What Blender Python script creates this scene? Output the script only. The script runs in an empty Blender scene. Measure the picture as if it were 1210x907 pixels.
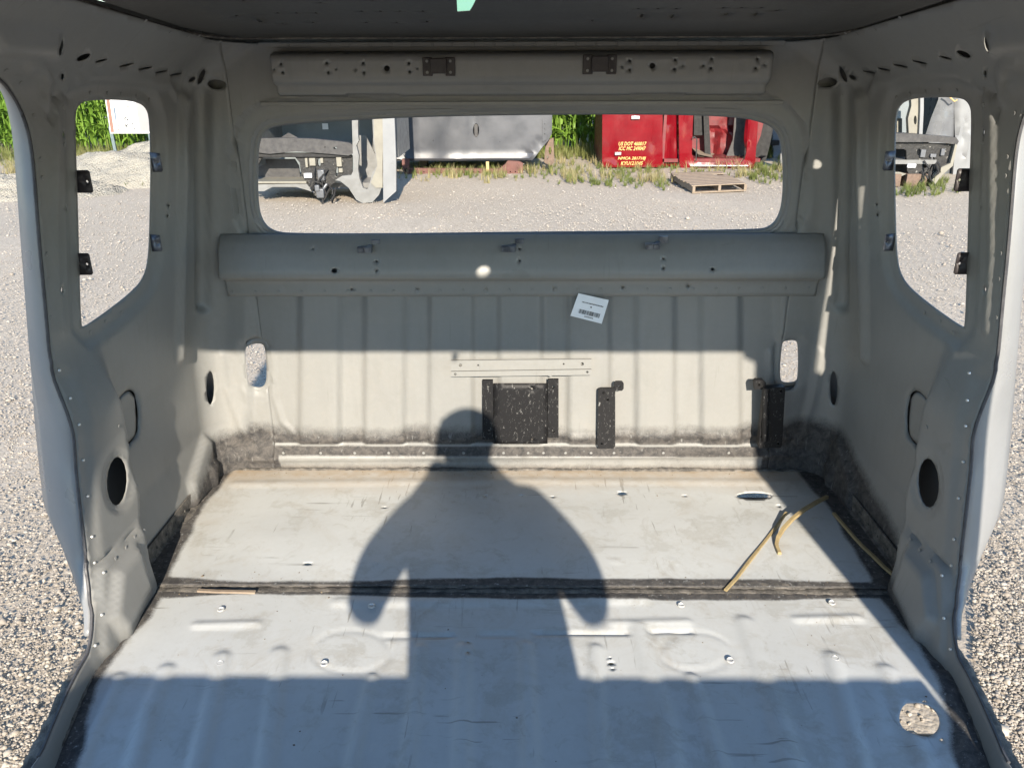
import bpy, bmesh, math, random
import numpy as np
from mathutils import Vector, Matrix
from mathutils.geometry import delaunay_2d_cdt
random.seed(7); RNG = np.random.default_rng(7)
S = bpy.context.scene; COL = S.collection
rad = math.radians
# ------------------------------------------------------------------ camera, world, sun, exposure
HC = 1.75; FL = 0.36; PITCH = 22.0; YAW = 0.67; ROLL = -0.2; FPX = 942.0
cam = bpy.data.objects.new('camera', bpy.data.cameras.new('camera')); COL.objects.link(cam)
RM = Matrix.Rotation(rad(YAW), 3, 'Z') @ Matrix.Rotation(rad(90 - PITCH), 3, 'X') @ Matrix.Rotation(rad(ROLL), 3, 'Z')
cam.matrix_world = Matrix.Translation((0, 0, HC)) @ RM.to_4x4()
cam.data.lens = FPX / 1210 * 36; cam.data.sensor_width = 36; cam.data.clip_start = 0.02; cam.data.clip_end = 2000
S.camera = cam
SUN_EL, SUN_AZ = 24.6, 5.4            # sun behind the camera, a little to the right
w = bpy.data.worlds.new('World'); S.world = w; w.use_nodes = True
sky = w.node_tree.nodes.new('ShaderNodeTexSky'); sky.sky_type = 'NISHITA'; sky.sun_disc = False
sky.sun_elevation = rad(SUN_EL); sky.sun_rotation = rad(180 - SUN_AZ); sky.dust_density = 0.1; sky.ozone_density = 3.5; sky.air_density = 1.2
bg = w.node_tree.nodes['Background']; w.node_tree.links.new(sky.outputs[0], bg.inputs[0]); bg.inputs[1].default_value = 0.15
sd_ = bpy.data.lights.new('sun', 'SUN'); sd_.energy = 4.9; sd_.angle = rad(0.53); sd_.color = (1, 0.89, 0.74)
sun = bpy.data.objects.new('sun', sd_); COL.objects.link(sun)
to_sun = Vector((math.sin(rad(SUN_AZ)) * math.cos(rad(SUN_EL)), -math.cos(rad(SUN_AZ)) * math.cos(rad(SUN_EL)), math.sin(rad(SUN_EL))))
sun.rotation_euler = to_sun.to_track_quat('Z', 'Y').to_euler()
S.view_settings.view_transform = 'Standard'; S.view_settings.look = 'None'; S.view_settings.exposure = 1.28; S.view_settings.gamma = 1
S.render.engine = 'CYCLES'
S.cycles.max_bounces = 7; S.cycles.diffuse_bounces = 5
# ------------------------------------------------------------------ measuring helpers: a viewing direction and where it meets a surface
def ray(px, py):
    d = RM @ Vector(((px - 605) / FPX, -(py - 453.5) / FPX, -1)); return d.normalized()
def on_z(px, py, z):
    d = ray(px, py); t = (z - HC) / d.z; return Vector((d.x * t, d.y * t, z))
def on_y(px, py, y):
    d = ray(px, py); t = y / d.y; return Vector((d.x * t, y, HC + d.z * t))
# ------------------------------------------------------------------ materials
MATS = {}
class NT:
    def __init__(s, name):
        m = bpy.data.materials.new(name); m.use_nodes = True; s.m = m; s.t = m.node_tree; s.b = s.t.nodes['Principled BSDF']; MATS[name] = m
    def n(s, typ, **kw):
        o = s.t.nodes.new(typ)
        for k, v in kw.items():
            if k.startswith('i_'):
                o.inputs[k[2:].replace('_', ' ')].default_value = v
            else: setattr(o, k, v)
        return o
    def l(s, a, b): s.t.links.new(a, b)
    def coord(s, kind='Object'): return s.n('ShaderNodeTexCoord').outputs[kind]
    def noise(s, scale, detail=4, rough=.6, vec=None, dist=0.0):
        o = s.n('ShaderNodeTexNoise'); o.inputs['Scale'].default_value = scale; o.inputs['Detail'].default_value = detail
        o.inputs['Roughness'].default_value = rough; o.inputs['Distortion'].default_value = dist
        s.l(vec or s.coord(), o.inputs['Vector']); return o.outputs['Fac']
    def ramp(s, fac, stops):
        r = s.n('ShaderNodeValToRGB'); e = r.color_ramp.elements
        while len(e) < len(stops): e.new(.5)
        for k, (p, c) in enumerate(stops):
            e[k].position = p; e[k].color = (c[0], c[1], c[2], 1) if isinstance(c, (tuple, list)) else (c, c, c, 1)
        s.l(fac, r.inputs[0]); return r.outputs[0]
    def mix(s, fac, a, b, mode='MIX'):
        o = s.n('ShaderNodeMix', data_type='RGBA', blend_type=mode)
        for sock, v in ((o.inputs[0], fac), (o.inputs[6], a), (o.inputs[7], b)):
            if isinstance(v, (int, float)): sock.default_value = v
            elif isinstance(v, tuple): sock.default_value = (v[0], v[1], v[2], 1)
            else: s.l(v, sock)
        return o.outputs[2]
    def math(s, op, a, b=0.0, clamp=False):
        o = s.n('ShaderNodeMath', operation=op); o.use_clamp = clamp
        for sock, v in ((o.inputs[0], a), (o.inputs[1], b)):
            if isinstance(v, (int, float)): sock.default_value = v
            else: s.l(v, sock)
        return o.outputs[0]
    def attr(s, name): return s.n('ShaderNodeAttribute', attribute_name=name).outputs['Fac']
    def bump(s, h, strength=.3, dist=.002):
        o = s.n('ShaderNodeBump'); o.inputs['Strength'].default_value = strength; o.inputs['Distance'].default_value = dist
        s.l(h, o.inputs['Height']); s.l(o.outputs[0], s.b.inputs['Normal'])
    def done(s, col, rough=.5, metal=0.0, spec=None):
        for k, v in (('Base Color', col), ('Roughness', rough), ('Metallic', metal)):
            if isinstance(v, tuple): s.b.inputs[k].default_value = (v[0], v[1], v[2], 1)
            elif isinstance(v, (int, float)): s.b.inputs[k].default_value = v
            else: s.l(v, s.b.inputs[k])
        if spec is not None: s.b.inputs['Specular IOR Level'].default_value = spec
        return s.m
def cab_paint(name, base, base2, scratch=.0, streak=True, rough=.42):
    """factory cab paint with sealant overspray (attribute grime) and dust (attribute dust)"""
    t = NT(name)
    big = t.noise(2.2, 4); fine = t.noise(60, 5, .7)
    c = t.mix(t.ramp(big, [(.3, 0.0), (.7, 1.0)]), base, base2)
    c = t.mix(t.ramp(fine, [(.35, .16), (.62, 0.0)]), c, (base[0]*.72, base[1]*.7, base[2]*.68))
    if streak:
        mp = t.n('ShaderNodeMapping'); mp.inputs['Scale'].default_value = (34, 34, 2.2); t.l(t.coord(), mp.inputs['Vector'])
        c = t.mix(t.ramp(t.noise(1.0, 3, .6, mp.outputs[0]), [(.45, 0.0), (.75, .22)]), c, (base[0]*.78, base[1]*.77, base[2]*.76))
    # scuffs
    sc = t.noise(9, 8, .75, dist=1.2)
    c = t.mix(t.ramp(sc, [(.56, 0.0), (.72, scratch)]), c, (.28, .26, .23))
    c = t.mix(t.ramp(t.noise(5, 9, .8, dist=.8), [(.50, 0.0), (.75, scratch*.8)]), c, (.33, .30, .25))
    mp2 = t.n('ShaderNodeMapping'); mp2.inputs['Scale'].default_value = (5, 70, 5); mp2.inputs['Rotation'].default_value = (0, 0, .5); t.l(t.coord(), mp2.inputs['Vector'])
    mp3 = t.n('ShaderNodeMapping'); mp3.inputs['Scale'].default_value = (80, 6, 6); mp3.inputs['Rotation'].default_value = (0, .2, -.3); t.l(t.coord(), mp3.inputs['Vector'])
    for q_, s_ in ((mp2, .0), (mp3, 3.0)):
        ln = t.ramp(t.noise(1.0, 3, .5, q_.outputs[0]), [(.655, 0.0), (.675, 1.0)]); mk = t.ramp(t.noise(2.6 + s_*.3, 3), [(.50, 0.0), (.62, scratch*1.1)])
        c = t.mix(t.math('MULTIPLY', ln, mk), c, (base[0]*.45, base[1]*.43, base[2]*.40))
    sm = t.ramp(t.noise(7.5, 10, .72, dist=.3), [(.53, 0.0), (.60, scratch*.45), (.68, scratch*.15)])
    c = t.mix(sm, c, (base[0]*.55, base[1]*.50, base[2]*.42))
    # tan dust
    du = t.math('MULTIPLY', t.attr('dust'), t.ramp(t.noise(18, 7, .72), [(.3, .45), (.62, 1.0)]), True)
    c = t.mix(du, c, (.30, .225, .145))
    # sealant overspray, speckled at its border
    sp = t.noise(260, 3, .8); sp2 = t.noise(28, 6, .75)
    g = t.math('ADD', t.attr('grime'), t.math('MULTIPLY', t.math('SUBTRACT', sp2, .5), .5))
    g = t.math('ADD', g, t.math('MULTIPLY', t.math('SUBTRACT', sp, .5), .45))
    gm = t.ramp(g, [(.30, 0.0), (.80, .96)])
    scol = t.mix(t.ramp(t.noise(35, 8, .75, dist=.6), [(.4, 0.0), (.66, 1.0)]), (.018, .017, .018), (.085, .077, .07))
    mp4 = t.n('ShaderNodeMapping'); mp4.inputs['Scale'].default_value = (90, 90, 9); t.l(t.coord(), mp4.inputs['Vector'])
    scol = t.mix(t.ramp(t.noise(1.0, 4, .7, mp4.outputs[0]), [(.60, 0.0), (.72, .6)]), scol, base)
    c = t.mix(gm, c, scol)
    r = t.mix(gm, t.mix(fine, (rough-.1,)*3, (rough+.12,)*3), (.8, .8, .8))
    hh = t.math('ADD', t.math('MULTIPLY', fine, .25), t.math('MULTIPLY', t.noise(90, 6, .8), gm))
    t.bump(hh, .35, .0025)
    return t.done(c, r)
M = {}
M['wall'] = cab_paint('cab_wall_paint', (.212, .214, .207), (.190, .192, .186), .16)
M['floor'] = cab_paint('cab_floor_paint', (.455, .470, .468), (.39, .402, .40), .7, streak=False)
M['roof'] = cab_paint('roof_lining_dark', (.055, .055, .052), (.042, .042, .04), .0, streak=False, rough=.6)  # one darker tone over the whole roof lining
def simple(name, c1, c2, scale=12, rough=.5, metal=0.0, bump=.15, bd=.002, lo=.35, hi=.65, spec=None):
    t = NT(name); f = t.noise(scale, 7, .7)
    t.bump(t.noise(scale*6, 4, .7), bump, bd)
    return t.done(t.mix(t.ramp(f, [(lo, 0.0), (hi, 1.0)]), c1, c2), t.ramp(t.noise(scale*1.7, 4), [(.3, max(rough-.12, 0.02)), (.7, min(rough+.12, 1))]), metal, spec)
M['skin_out'] = simple('outer_body_paint', (.20, .205, .21), (.175, .18, .185), 3, .35)
M['cavity'] = simple('dark_cavity_shade', (.02, .02, .022), (.03, .03, .03), 12, .8)  # near-black on the skin's inner side, so the holes look shaded
M['tab'] = simple('tab_plastic', (.02, .015, .018), (.035, .03, .03), 40, .5)
M['steel'] = simple('zinc_rivet', (.62, .62, .60), (.5, .5, .49), 80, .35, .4)
M['rubber'] = simple('door_seal_lip', (.03, .03, .035), (.06, .06, .065), 30, .6)
M['seal'] = simple('seam_sealant', (.05, .047, .043), (.20, .18, .155), 30, .8, bump=.8, bd=.004, lo=.4, hi=.72)
def black_plate():
    t = NT('scratched_black_plate')
    mp = t.n('ShaderNodeMapping'); mp.inputs['Scale'].default_value = (1, 1, .35); t.l(t.coord(), mp.inputs['Vector'])
    ch = t.ramp(t.noise(150, 5, .85, mp.outputs[0], .8), [(.60, 0.0), (.66, .85)])
    c = t.mix(ch, (.008, .008, .009), (.30, .30, .29)); t.bump(t.noise(200, 3), .2, .001)
    return t.done(c, .55, 0, .25)
M['black'] = black_plate()
# ------------------------------------------------------------------ object helpers
def tag(o, label=None, cat=None, group=None, kind=None):
    if label: o['label'] = label
    if cat: o['category'] = cat
    if group: o['group'] = group
    if kind: o['kind'] = kind
    return o
def empty(name, loc=(0, 0, 0), rz=0, **kw):
    o = bpy.data.objects.new(name, None); COL.objects.link(o); o.location = loc; o.rotation_euler.z = rz; o.empty_display_size = .1
    return tag(o, **kw)
def link(name, me, mat, parent=None, smooth=True, angle=35):
    o = bpy.data.objects.new(name, me); COL.objects.link(o)
    if mat is not None and not me.materials: me.materials.append(mat)
    if parent is not None: o.parent = parent
    if smooth and len(me.polygons):
        me.polygons.foreach_set('use_smooth', np.ones(len(me.polygons), bool)); me.set_sharp_from_angle(angle=rad(angle))
    return o
def mesh(name, v, f):
    me = bpy.data.meshes.new(name); me.from_pydata([tuple(p) for p in v], [], f); me.update(); return me
class MB:
    """collects simple shapes into ONE mesh"""
    def __init__(s): s.v = []; s.f = []
    def add(s, v, f):
        o = len(s.v); s.v += [tuple(p) for p in v]; s.f += [tuple(i + o for i in q) for q in f]; return s
    def box(s, c, d, rot=None):
        c = Vector(c); hx, hy, hz = d[0]/2, d[1]/2, d[2]/2
        P = [Vector((x, y, z)) for x in (-hx, hx) for y in (-hy, hy) for z in (-hz, hz)]
        if rot is not None: P = [rot @ p for p in P]
        return s.add([c + p for p in P], [(0, 1, 3, 2), (4, 6, 7, 5), (0, 4, 5, 1), (2, 3, 7, 6), (0, 2, 6, 4), (1, 5, 7, 3)])
    def tube(s, pts, r, n=8, cap=True):
        pts = [Vector(p) for p in pts]; m = len(pts); rr = r if isinstance(r, (list, tuple)) else [r]*m; V = []; ref = Vector((0, 0, 1))
        for i, p in enumerate(pts):
            t = (pts[min(i+1, m-1)] - pts[max(i-1, 0)]).normalized()
            a = t.cross(ref if abs(t.dot(ref)) < .95 else Vector((1, 0, 0))).normalized(); b = t.cross(a)
            V += [p + (a*math.cos(2*math.pi*k/n) + b*math.sin(2*math.pi*k/n))*rr[i] for k in range(n)]
        F = [(i*n+k, i*n+(k+1) % n, (i+1)*n+(k+1) % n, (i+1)*n+k) for i in range(m-1) for k in range(n)]
        if cap: F += [tuple(range(n))[::-1], tuple(range((m-1)*n, m*n))]
        return s.add(V, F)
    def prism(s, poly, base, ux, uy, depth):
        """polygon (2D) placed at base with axes ux, uy, extruded by vector depth"""
        base = Vector(base); ux = Vector(ux); uy = Vector(uy); depth = Vector(depth); n = len(poly)
        A = [base + ux*p[0] + uy*p[1] for p in poly]
        return s.add(A + [p + depth for p in A], [tuple(range(n))[::-1], tuple(range(n, 2*n))] + [(i, (i+1) % n, (i+1) % n + n, i+n) for i in range(n)])
    def build(s, name, mat, parent=None, bevel=0, smooth=True, **kw):
        me = mesh(name, s.v, s.f)
        bm = bmesh.new(); bm.from_mesh(me); bmesh.ops.recalc_face_normals(bm, faces=bm.faces); bm.to_mesh(me); bm.free()
        o = link(name, me, mat, parent, smooth)
        if bevel:
            b = o.modifiers.new('bevel', 'BEVEL'); b.width = bevel; b.segments = 2; b.limit_method = 'ANGLE'
        return tag(o, **kw)
def rrect(x0, x1, y0, y1, r, n=4):
    P = []
    for cx, cy, a0 in ((x1-r, y1-r, 0), (x0+r, y1-r, 90), (x0+r, y0+r, 180), (x1-r, y0+r, 270)):
        P += [(cx + r*math.cos(rad(a0 + 90*k/n)), cy + r*math.sin(rad(a0 + 90*k/n))) for k in range(n+1)]
    return P
def oval(cx, cy, rx, ry, n=12, rot=0):
    c, s_ = math.cos(rad(rot)), math.sin(rad(rot))
    return [(cx + rx*math.cos(t)*c - ry*math.sin(t)*s_, cy + rx*math.cos(t)*s_ + ry*math.sin(t)*c) for t in [2*math.pi*k/n for k in range(n)]]
def resample(poly, step):
    P = []; n = len(poly)
    for i in range(n):
        a, b = np.array(poly[i]), np.array(poly[(i+1) % n]); k = max(1, int(np.linalg.norm(b-a)/step + .5))
        P += [tuple(a + (b-a)*j/k) for j in range(k)]
    return P
def sdist(P, poly):
    """signed distance (+ inside) of points P (N,2) to polygon"""
    A = np.array(poly, float); B = np.roll(A, -1, 0); d = np.full(len(P), 1e9); ins = np.zeros(len(P), bool)
    for a, b in zip(A, B):
        ab = b-a; L = ab @ ab + 1e-18; t = np.clip(((P-a) @ ab)/L, 0, 1); q = P - a - t[:, None]*ab
        d = np.minimum(d, np.einsum('ij,ij->i', q, q))
        c = (a[1] > P[:, 1]) != (b[1] > P[:, 1])
        if abs(b[1]-a[1]) > 1e-12: ins ^= c & (P[:, 0] < (b[0]-a[0])*(P[:, 1]-a[1])/(b[1]-a[1]) + a[0])
    d = np.sqrt(d); return np.where(ins, d, -d)
def ldist(P, line):
    A = np.array(line, float); d = np.full(len(P), 1e9)
    for a, b in zip(A[:-1], A[1:]):
        ab = b-a; L = ab @ ab + 1e-18; t = np.clip(((P-a) @ ab)/L, 0, 1); q = P - a - t[:, None]*ab
        d = np.minimum(d, np.einsum('ij,ij->i', q, q))
    return np.sqrt(d)
def sstep(x): x = np.clip(x, 0, 1); return x*x*(3-2*x)
def relief(P, feats):
    """feats: ('e', poly, height, width) emboss a region; ('l', line, height, halfwidth) a bead or groove along a line"""
    h = np.zeros(len(P))
    for f in feats:
        g = np.array(f[1]); fade = f[4] if len(f) > 4 else None; lo = g.min(0) - f[3]*1.5; hi = g.max(0) + f[3]*1.5
        m = np.all((P >= lo) & (P <= hi), axis=1)
        if not m.any(): continue
        if f[0] == 'e': h[m] += f[2]*sstep(sdist(P[m], f[1])/f[3] + .5)*(1 if fade is None else sstep((fade[0]-P[m][:, 1])/(fade[0]-fade[1])))
        else: h[m] += f[2]*sstep((f[3] - ldist(P[m], f[1]))/(f[3]*.8))
    return h
def sheet(name, outline, holes, surf, step, mat, parent=None, feats=(), attrs=None, thick=.0025, flip=False, hstep=None, angle=50, smooth=True, cav=False):
    out = resample(outline, step); hs = [resample(h, hstep or step) for h in holes]
    lo = np.min(out, 0); hi = np.max(out, 0)
    gx, gy = np.meshgrid(np.arange(lo[0]+step/2, hi[0], step), np.arange(lo[1]+step/2, hi[1], step)); G = np.c_[gx.ravel(), gy.ravel()]
    G = G[sdist(G, out) > step*.45]
    for h in hs:
        a = np.array(h); m = np.all((G > a.min(0)-step) & (G < a.max(0)+step), axis=1); k = np.ones(len(G), bool)
        k[m] = sdist(G[m], h) < -step*.4; G = G[k]
    V = []; E = []
    for loop in [out] + hs:
        o = len(V); V += loop; E += [(o+i, o+(i+1) % len(loop)) for i in range(len(loop))]
    V += [tuple(p) for p in G]
    r = delaunay_2d_cdt([Vector(p) for p in V], E, [], 0, 1e-6)
    P = np.array([tuple(p) for p in r[0]]); F = np.array([tuple(f) for f in r[2]]); cen = P[F].mean(1)
    keep = sdist(cen, out) > 0
    for h in hs:
        a = np.array(h); m = keep & np.all((cen > a.min(0)) & (cen < a.max(0)), axis=1); keep[m] = sdist(cen[m], h) < 0
    F = F[keep]
    lab = np.arange(len(P))
    for _ in range(400):
        m_ = lab[F].min(1); new = lab.copy(); np.minimum.at(new, F.ravel(), np.repeat(m_, 3)); new = new[new]
        if (new == lab).all(): break
        lab = new
    fl_ = lab[F[:, 0]]; uq, ct = np.unique(fl_, return_counts=True); F = F[fl_ == uq[ct.argmax()]]
    hgt = relief(P, feats) if len(feats) else np.zeros(len(P))
    used, inv = np.unique(F.ravel(), return_inverse=True); P = P[used]; F = inv.reshape(-1, 3); hgt = hgt[used]
    X = surf(P)
    if len(feats):
        e = 1e-4; dx = surf(P + [e, 0]) - X; dy = surf(P + [0, e]) - X; N = np.cross(dx, dy); N /= np.linalg.norm(N, axis=1)[:, None] + 1e-12
        if flip: N = -N
        X = X + N*hgt[:, None]
    if flip: F = F[:, ::-1]
    me = bpy.data.meshes.new(name); me.vertices.add(len(X)); me.vertices.foreach_set('co', X.astype('f').ravel())
    me.loops.add(len(F)*3); me.loops.foreach_set('vertex_index', F.astype('i').ravel())
    me.polygons.add(len(F)); me.polygons.foreach_set('loop_start', np.arange(0, len(F)*3, 3, dtype='i'))
    me.update(calc_edges=True); me.validate()
    for k, fn in (attrs or {}).items():
        a = me.attributes.new(k, 'FLOAT', 'POINT'); a.data.foreach_set('value', np.clip(fn(P, X), -1, 2).astype('f'))
    o = link(name, me, mat, parent, smooth, angle)
    if thick:
        s = o.modifiers.new('thickness', 'SOLIDIFY'); s.thickness = thick; s.offset = -1
        if thick > .004: es = o.modifiers.new('split', 'EDGE_SPLIT'); es.split_angle = rad(38)
        if cav: me.materials.clear(); me.materials.append(M['cavity']); me.materials.append(M['skin_out']); s.material_offset = 1; s.material_offset_rim = 1
    return o
# ------------------------------------------------------------------ the shape of the cab's inner shell: plan outline at every height
YR = 2.6
def ip(H, xs, ys):
    t = np.interp(H, xs, ys); return t
def prof(H):
    H = np.asarray(H, float)
    Hn = [-1.45, -1.39, -1.2, -.93, -.6, -.3, 0.3]
    xb = ip(H, Hn, [1.095, 1.095, 1.115, 1.10, 1.05, 1.02, 1.02]); xa = ip(H, Hn, [1.105, 1.105, 1.155, 1.175, 1.155, 1.140, 1.135])
    c = 1.25*np.log1p(np.exp((H+.04)/.015))*.015
    r = .10 + .25*np.clip(c, 0, .3)
    return xa - c*.9, xb - c*1.05, r
def xside(y, H):
    xa, xb, r = prof(H); return xa + (xb-xa)*(y-1.5)/1.1
def bend(y): return .06*np.clip((1.55-np.asarray(y))/.3, 0, 1)**1.3
def hceil(y): return .065 + .085*(2.5 - y)
def shell_base(P, off=0.0):
    u = P[:, 0]; H = P[:, 1]-HC; s = np.sign(u); s[s == 0] = 1; u = np.abs(u); xa, xb, r = prof(H); r = r
    E = xa + (xb-xa)*(YR-r-1.5)/1.1; L1 = E-r; L2 = r*math.pi/2
    ph = np.clip((u-L1)/r, 0, math.pi/2)
    y_side = YR - r - (u-L1-L2)
    X = np.where(u < L1, u, np.where(u < L1+L2, L1 + r*np.sin(ph), xa + (xb-xa)*(y_side-1.5)/1.1 - bend(y_side)*sstep((-.7-H)/.4)))
    Y = np.where(u < L1, YR, np.where(u < L1+L2, YR - r + r*np.cos(ph), y_side))
    nx = np.where(u < L1, 0, np.where(u < L1+L2, np.sin(ph), .995)); ny = np.where(u < L1, 1, np.where(u < L1+L2, np.cos(ph), .1))
    return np.c_[s*(X + off*nx), Y + off*ny, P[:, 1]]
def shell_surf(P): return shell_base(P)
def ushell(px, py):
    d = ray(px, py); t = np.linspace(.6, 5, 2500); x = np.abs(d.x*t); y = d.y*t; H = d.z*t
    def g(x, y, H):
        xa, xb, r = prof(H); E = xa + (xb-xa)*(YR-r-1.5)/1.1
        return np.where(y < YR-r, xa + (xb-xa)*(y-1.5)/1.1 - bend(y)*sstep((-.7-H)/.4) - x, np.where(x < E-r, YR-y, r - np.hypot(x-(E-r), y-(YR-r))))
    v = g(x, y, H); i = np.argmax(v < 0); i = max(i, 1); tt = t[i-1] + (t[i]-t[i-1])*v[i-1]/(v[i-1]-v[i])
    x, y, H = abs(d.x*tt), d.y*tt, d.z*tt; xa, xb, r = [float(q) for q in prof(H)]; E = xa + (xb-xa)*(YR-r-1.5)/1.1
    if y < YR-r: u = (E-r) + r*math.pi/2 + (YR-r-y)
    elif x < E-r: u = x
    else: u = (E-r) + r*math.atan2(x-(E-r), y-(YR-r))
    return (math.copysign(u, d.x), HC + H)
def U(*pts): return [ushell(*p) for p in pts]
def chaikin(p, n=2, closed=True):
    p = [np.array(q, float) for q in p]
    for _ in range(n):
        o = [] if closed else [p[0]]
        for i in range(len(p) if closed else len(p)-1):
            a, b = p[i], p[(i+1) % len(p)]; o += [a*.75+b*.25, a*.25+b*.75]
        if not closed: o.append(p[-1])
        p = o
    return [tuple(q) for q in p]
def mir(poly): return [(-a, b) for a, b in poly]
def Upath(*a): return U(*a)
# ================================================================== THE CAB
cab = empty('truck_cab', (0, 0, 0), label='stripped beige truck cab shell around the camera, bare metal inside without seats or glass', cat='truck cab')
# openings
W_REAR = U((301,195),(303,170),(308,158),(318,151),(353,147),(414,143),(500,139),(615,137),(730,136),(820,137),(880,140),(908,147),(920,155),(926,168),(929,200),(928,240),(922,260),(912,270),(900,273),(760,275),(615,276),(470,278),(340,278),(320,275),(308,265),(301,245))
W_REAR = chaikin([(max(min(a, .86), -.86), b) for a, b in W_REAR])
W_SIDE = U((94,140),(97,126),(106,119),(140,118),(165,120),(177,126),(182,140),(183,200),(182,270),(180,310),(174,330),(160,346),(135,366),(104,388),(101,384),(98,260)); W_SIDE = chaikin(W_SIDE)
SLOT_L = U((288,413),(292,409),(307,408),(311,413),(313,440),(312,456),(306,461),(295,459),(291,450)); SLOT_R = U((924,407),(928,403),(940,402),(944,406),(944,445),(941,452),(926,453),(922,448))
OV_LOW = U(*oval(118, 568, 12.5, 29, 16, 3)); OV_BACK = U(*oval(248.5, 458, 4.5, 20, 14))
SLOT_L = chaikin(SLOT_L); SLOT_R = chaikin(SLOT_R)
def slit(line, w):
    A = np.array(line); T = np.gradient(A, axis=0); T /= np.linalg.norm(T, axis=1)[:, None]; N = np.c_[-T[:, 1], T[:, 0]]; k = np.linspace(0, 1, len(A)); ww = (w*(.35 + .65*np.sin(np.pi*k)))[:, None]
    return [tuple(p) for p in A + N*ww] + [tuple(p) for p in (A - N*ww)[::-1]]
HOLES_SIDE = [slit(chaikin(U((140,475),(150,463),(157,461),(163,470),(165,500),(163,515),(148,530)), 2, False), .0028), W_SIDE, OV_LOW, OV_BACK, SLOT_L, mir(SLOT_R)]
for (x, y, rx, ry, ro) in [(69,53,6,9,10),(99,68,9,3.6,-22),(256,100,11.5,6,5),(74,91,2,4,0),(77,159,2.5,5,0),(72,342,2.6,4,0),(120,72,8,1.5,-14),(150,77,9.5,1.3,-12),(172,81,9,1.3,-10),(191,85,8,1.2,-10),(208,88,8,1.2,-10),(238,91,3,10,22),(227,94,4.5,2.4,-35),(80,246,1.4,2.5,0),(199,243,1.2,1.6,0),(198,255,1.2,1.6,0)]:
    HOLES_SIDE.append(U(*oval(x, y, rx, ry, 10, ro)))
def densify(line, step):
    P = []
    for a, b in zip(line[:-1], line[1:]):
        a, b = np.array(a), np.array(b); k = max(1, int(np.linalg.norm(b-a)/step+.5)); P += [tuple(a+(b-a)*j/k) for j in range(k)]
    return P + [tuple(line[-1])]
def grow(poly, d):
    A = np.array(poly); c = A.mean(0); n = len(A); out = []
    area = sum(A[i][0]*A[(i+1) % n][1]-A[(i+1) % n][0]*A[i][1] for i in range(n)); sg = 1 if area > 0 else -1
    for i in range(n):
        t = A[(i+1) % n] - A[i-1]; t /= np.linalg.norm(t)+1e-9; out.append(tuple(A[i] + sg*d*np.array((t[1], -t[0]))))
    return out
# door opening rear edge (flange), from the floor up the pillar and forward along the roof rail
FLANGE = U((26,907),(52,850),(76,800),(86,760),(88,725),(88,700),(83,660),(76,600),(70,540),(66,480),(62,430),(56,360),(50,300),(44,220),(40,175),(34,148),(24,122),(10,101),(0,92)); FLANGE = [(a, max(b, FL+.032)) for a, b in chaikin(FLANGE, 2, False)]
def top_u(u):  # height of the shell's upper edge
    P = np.array([[u, HC+.06]]); y = shell_base(P)[0, 1]; P[0, 1] = HC + hceil(y); y = shell_base(P)[0, 1]; return HC + float(hceil(y)) - .004
US = .90  # where the rear panel ends and the side panels begin
top_rear = [(u, top_u(u)) for u in np.linspace(-US, US, 25)]
rear_outline = [(-US, FL-.02)] + [(US, FL-.02)] + top_rear[::-1]
# relief of the rear panel
def pxbox(x0, x1, y0, y1, r=4): return U(*rrect(x0, x1, y0, y1, r, 3))
FR = []
for a, b in ((298,356),(403,432),(479,508),(559,590),(640,671),(720,751),(796,827),(873,918)):
    w_ = .022
    p0 = U((a,352),(b,352),(b+ (b-616)*.012,526),(a+(a-616)*.012,526)); p0 = [(p0[0][0], p0[0][1]+.05), (p0[1][0], p0[1][1]+.05), p0[2], p0[3]]
    FR.append(('e', p0, -.017, w_))
FR.append(('e', grow(W_REAR, .072), -.020, .012)); FR.append(('e', grow(W_REAR, .024), -.012, .012))
FR.append(('e', grow(SLOT_L, .022), -.006, .012)); FR.append(('e', grow(SLOT_R, .022), -.006, .012))
FR.append(('l', U((276,418),(280,450),(295,500),(307,520)), -.004, .012)); FR.append(('l', U((262,418),(266,455),(285,505),(300,522)), .007, .018)); FR.append(('l', U((318,418),(322,470),(332,500),(346,515)), .006, .016))
FR.append(('l', U((957,408),(955,440),(945,500),(935,525)), -.004, .012)); FR.append(('l', U((968,415),(965,455),(950,510),(940,525)), .007, .018)); FR.append(('l', U((912,418),(912,470),(905,500),(895,515)), .006, .016))
FR.append(('l', U((300,521),(430,519),(616,517),(800,517),(930,516)), .008, .016)); FR.append(('l', U((300,540),(616,537),(930,535)), .010, .018))
FR.append(('e', [(-1.2, FL-.1), (1.2, FL-.1), (1.2, FL+.075), (-1.2, FL+.075)], .012, .02))
SEALLINE = FL + .10
def n1(x, k=7): return sum(np.sin(x*k*f + f*3.1)*a for f, a in ((1, .5), (2.3, .3), (5.1, .2)))
def g_shell(P, X):
    H = P[:, 1]-FL; u = np.abs(P[:, 0])
    top = np.interp(P[:, 0], [-1.9, -1.5, -1.25, -1.1, -.95, -.8, .75, .9, 1.0, 1.15, 1.35, 1.6, 1.8, 2.2], [-.05, .02, .07, .14, .175, .160, .160, .18, .22, .21, .15, .09, .03, -.05]) + .012*n1(P[:, 0])
    g = .5 + (top-H)/.09
    band = (u < .88) & (H < .066)      # clean painted strip just above the floor
    g = np.where(band, np.minimum(g, np.maximum(.34 + .10*n1(P[:, 0], 6), .50 + (.022-H)/.05)), g)
    # the ridge lines rubbed clean
    g = np.where((u < .9) & (np.abs(H-.098) < .0035), .2, g)
    return np.clip(g, 0, 1.0)
def z0(P, X): return np.zeros(len(P))
dots = []
def dot(x, y, r=2.2): return U(*oval(x, y, r, r, 8))
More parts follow.
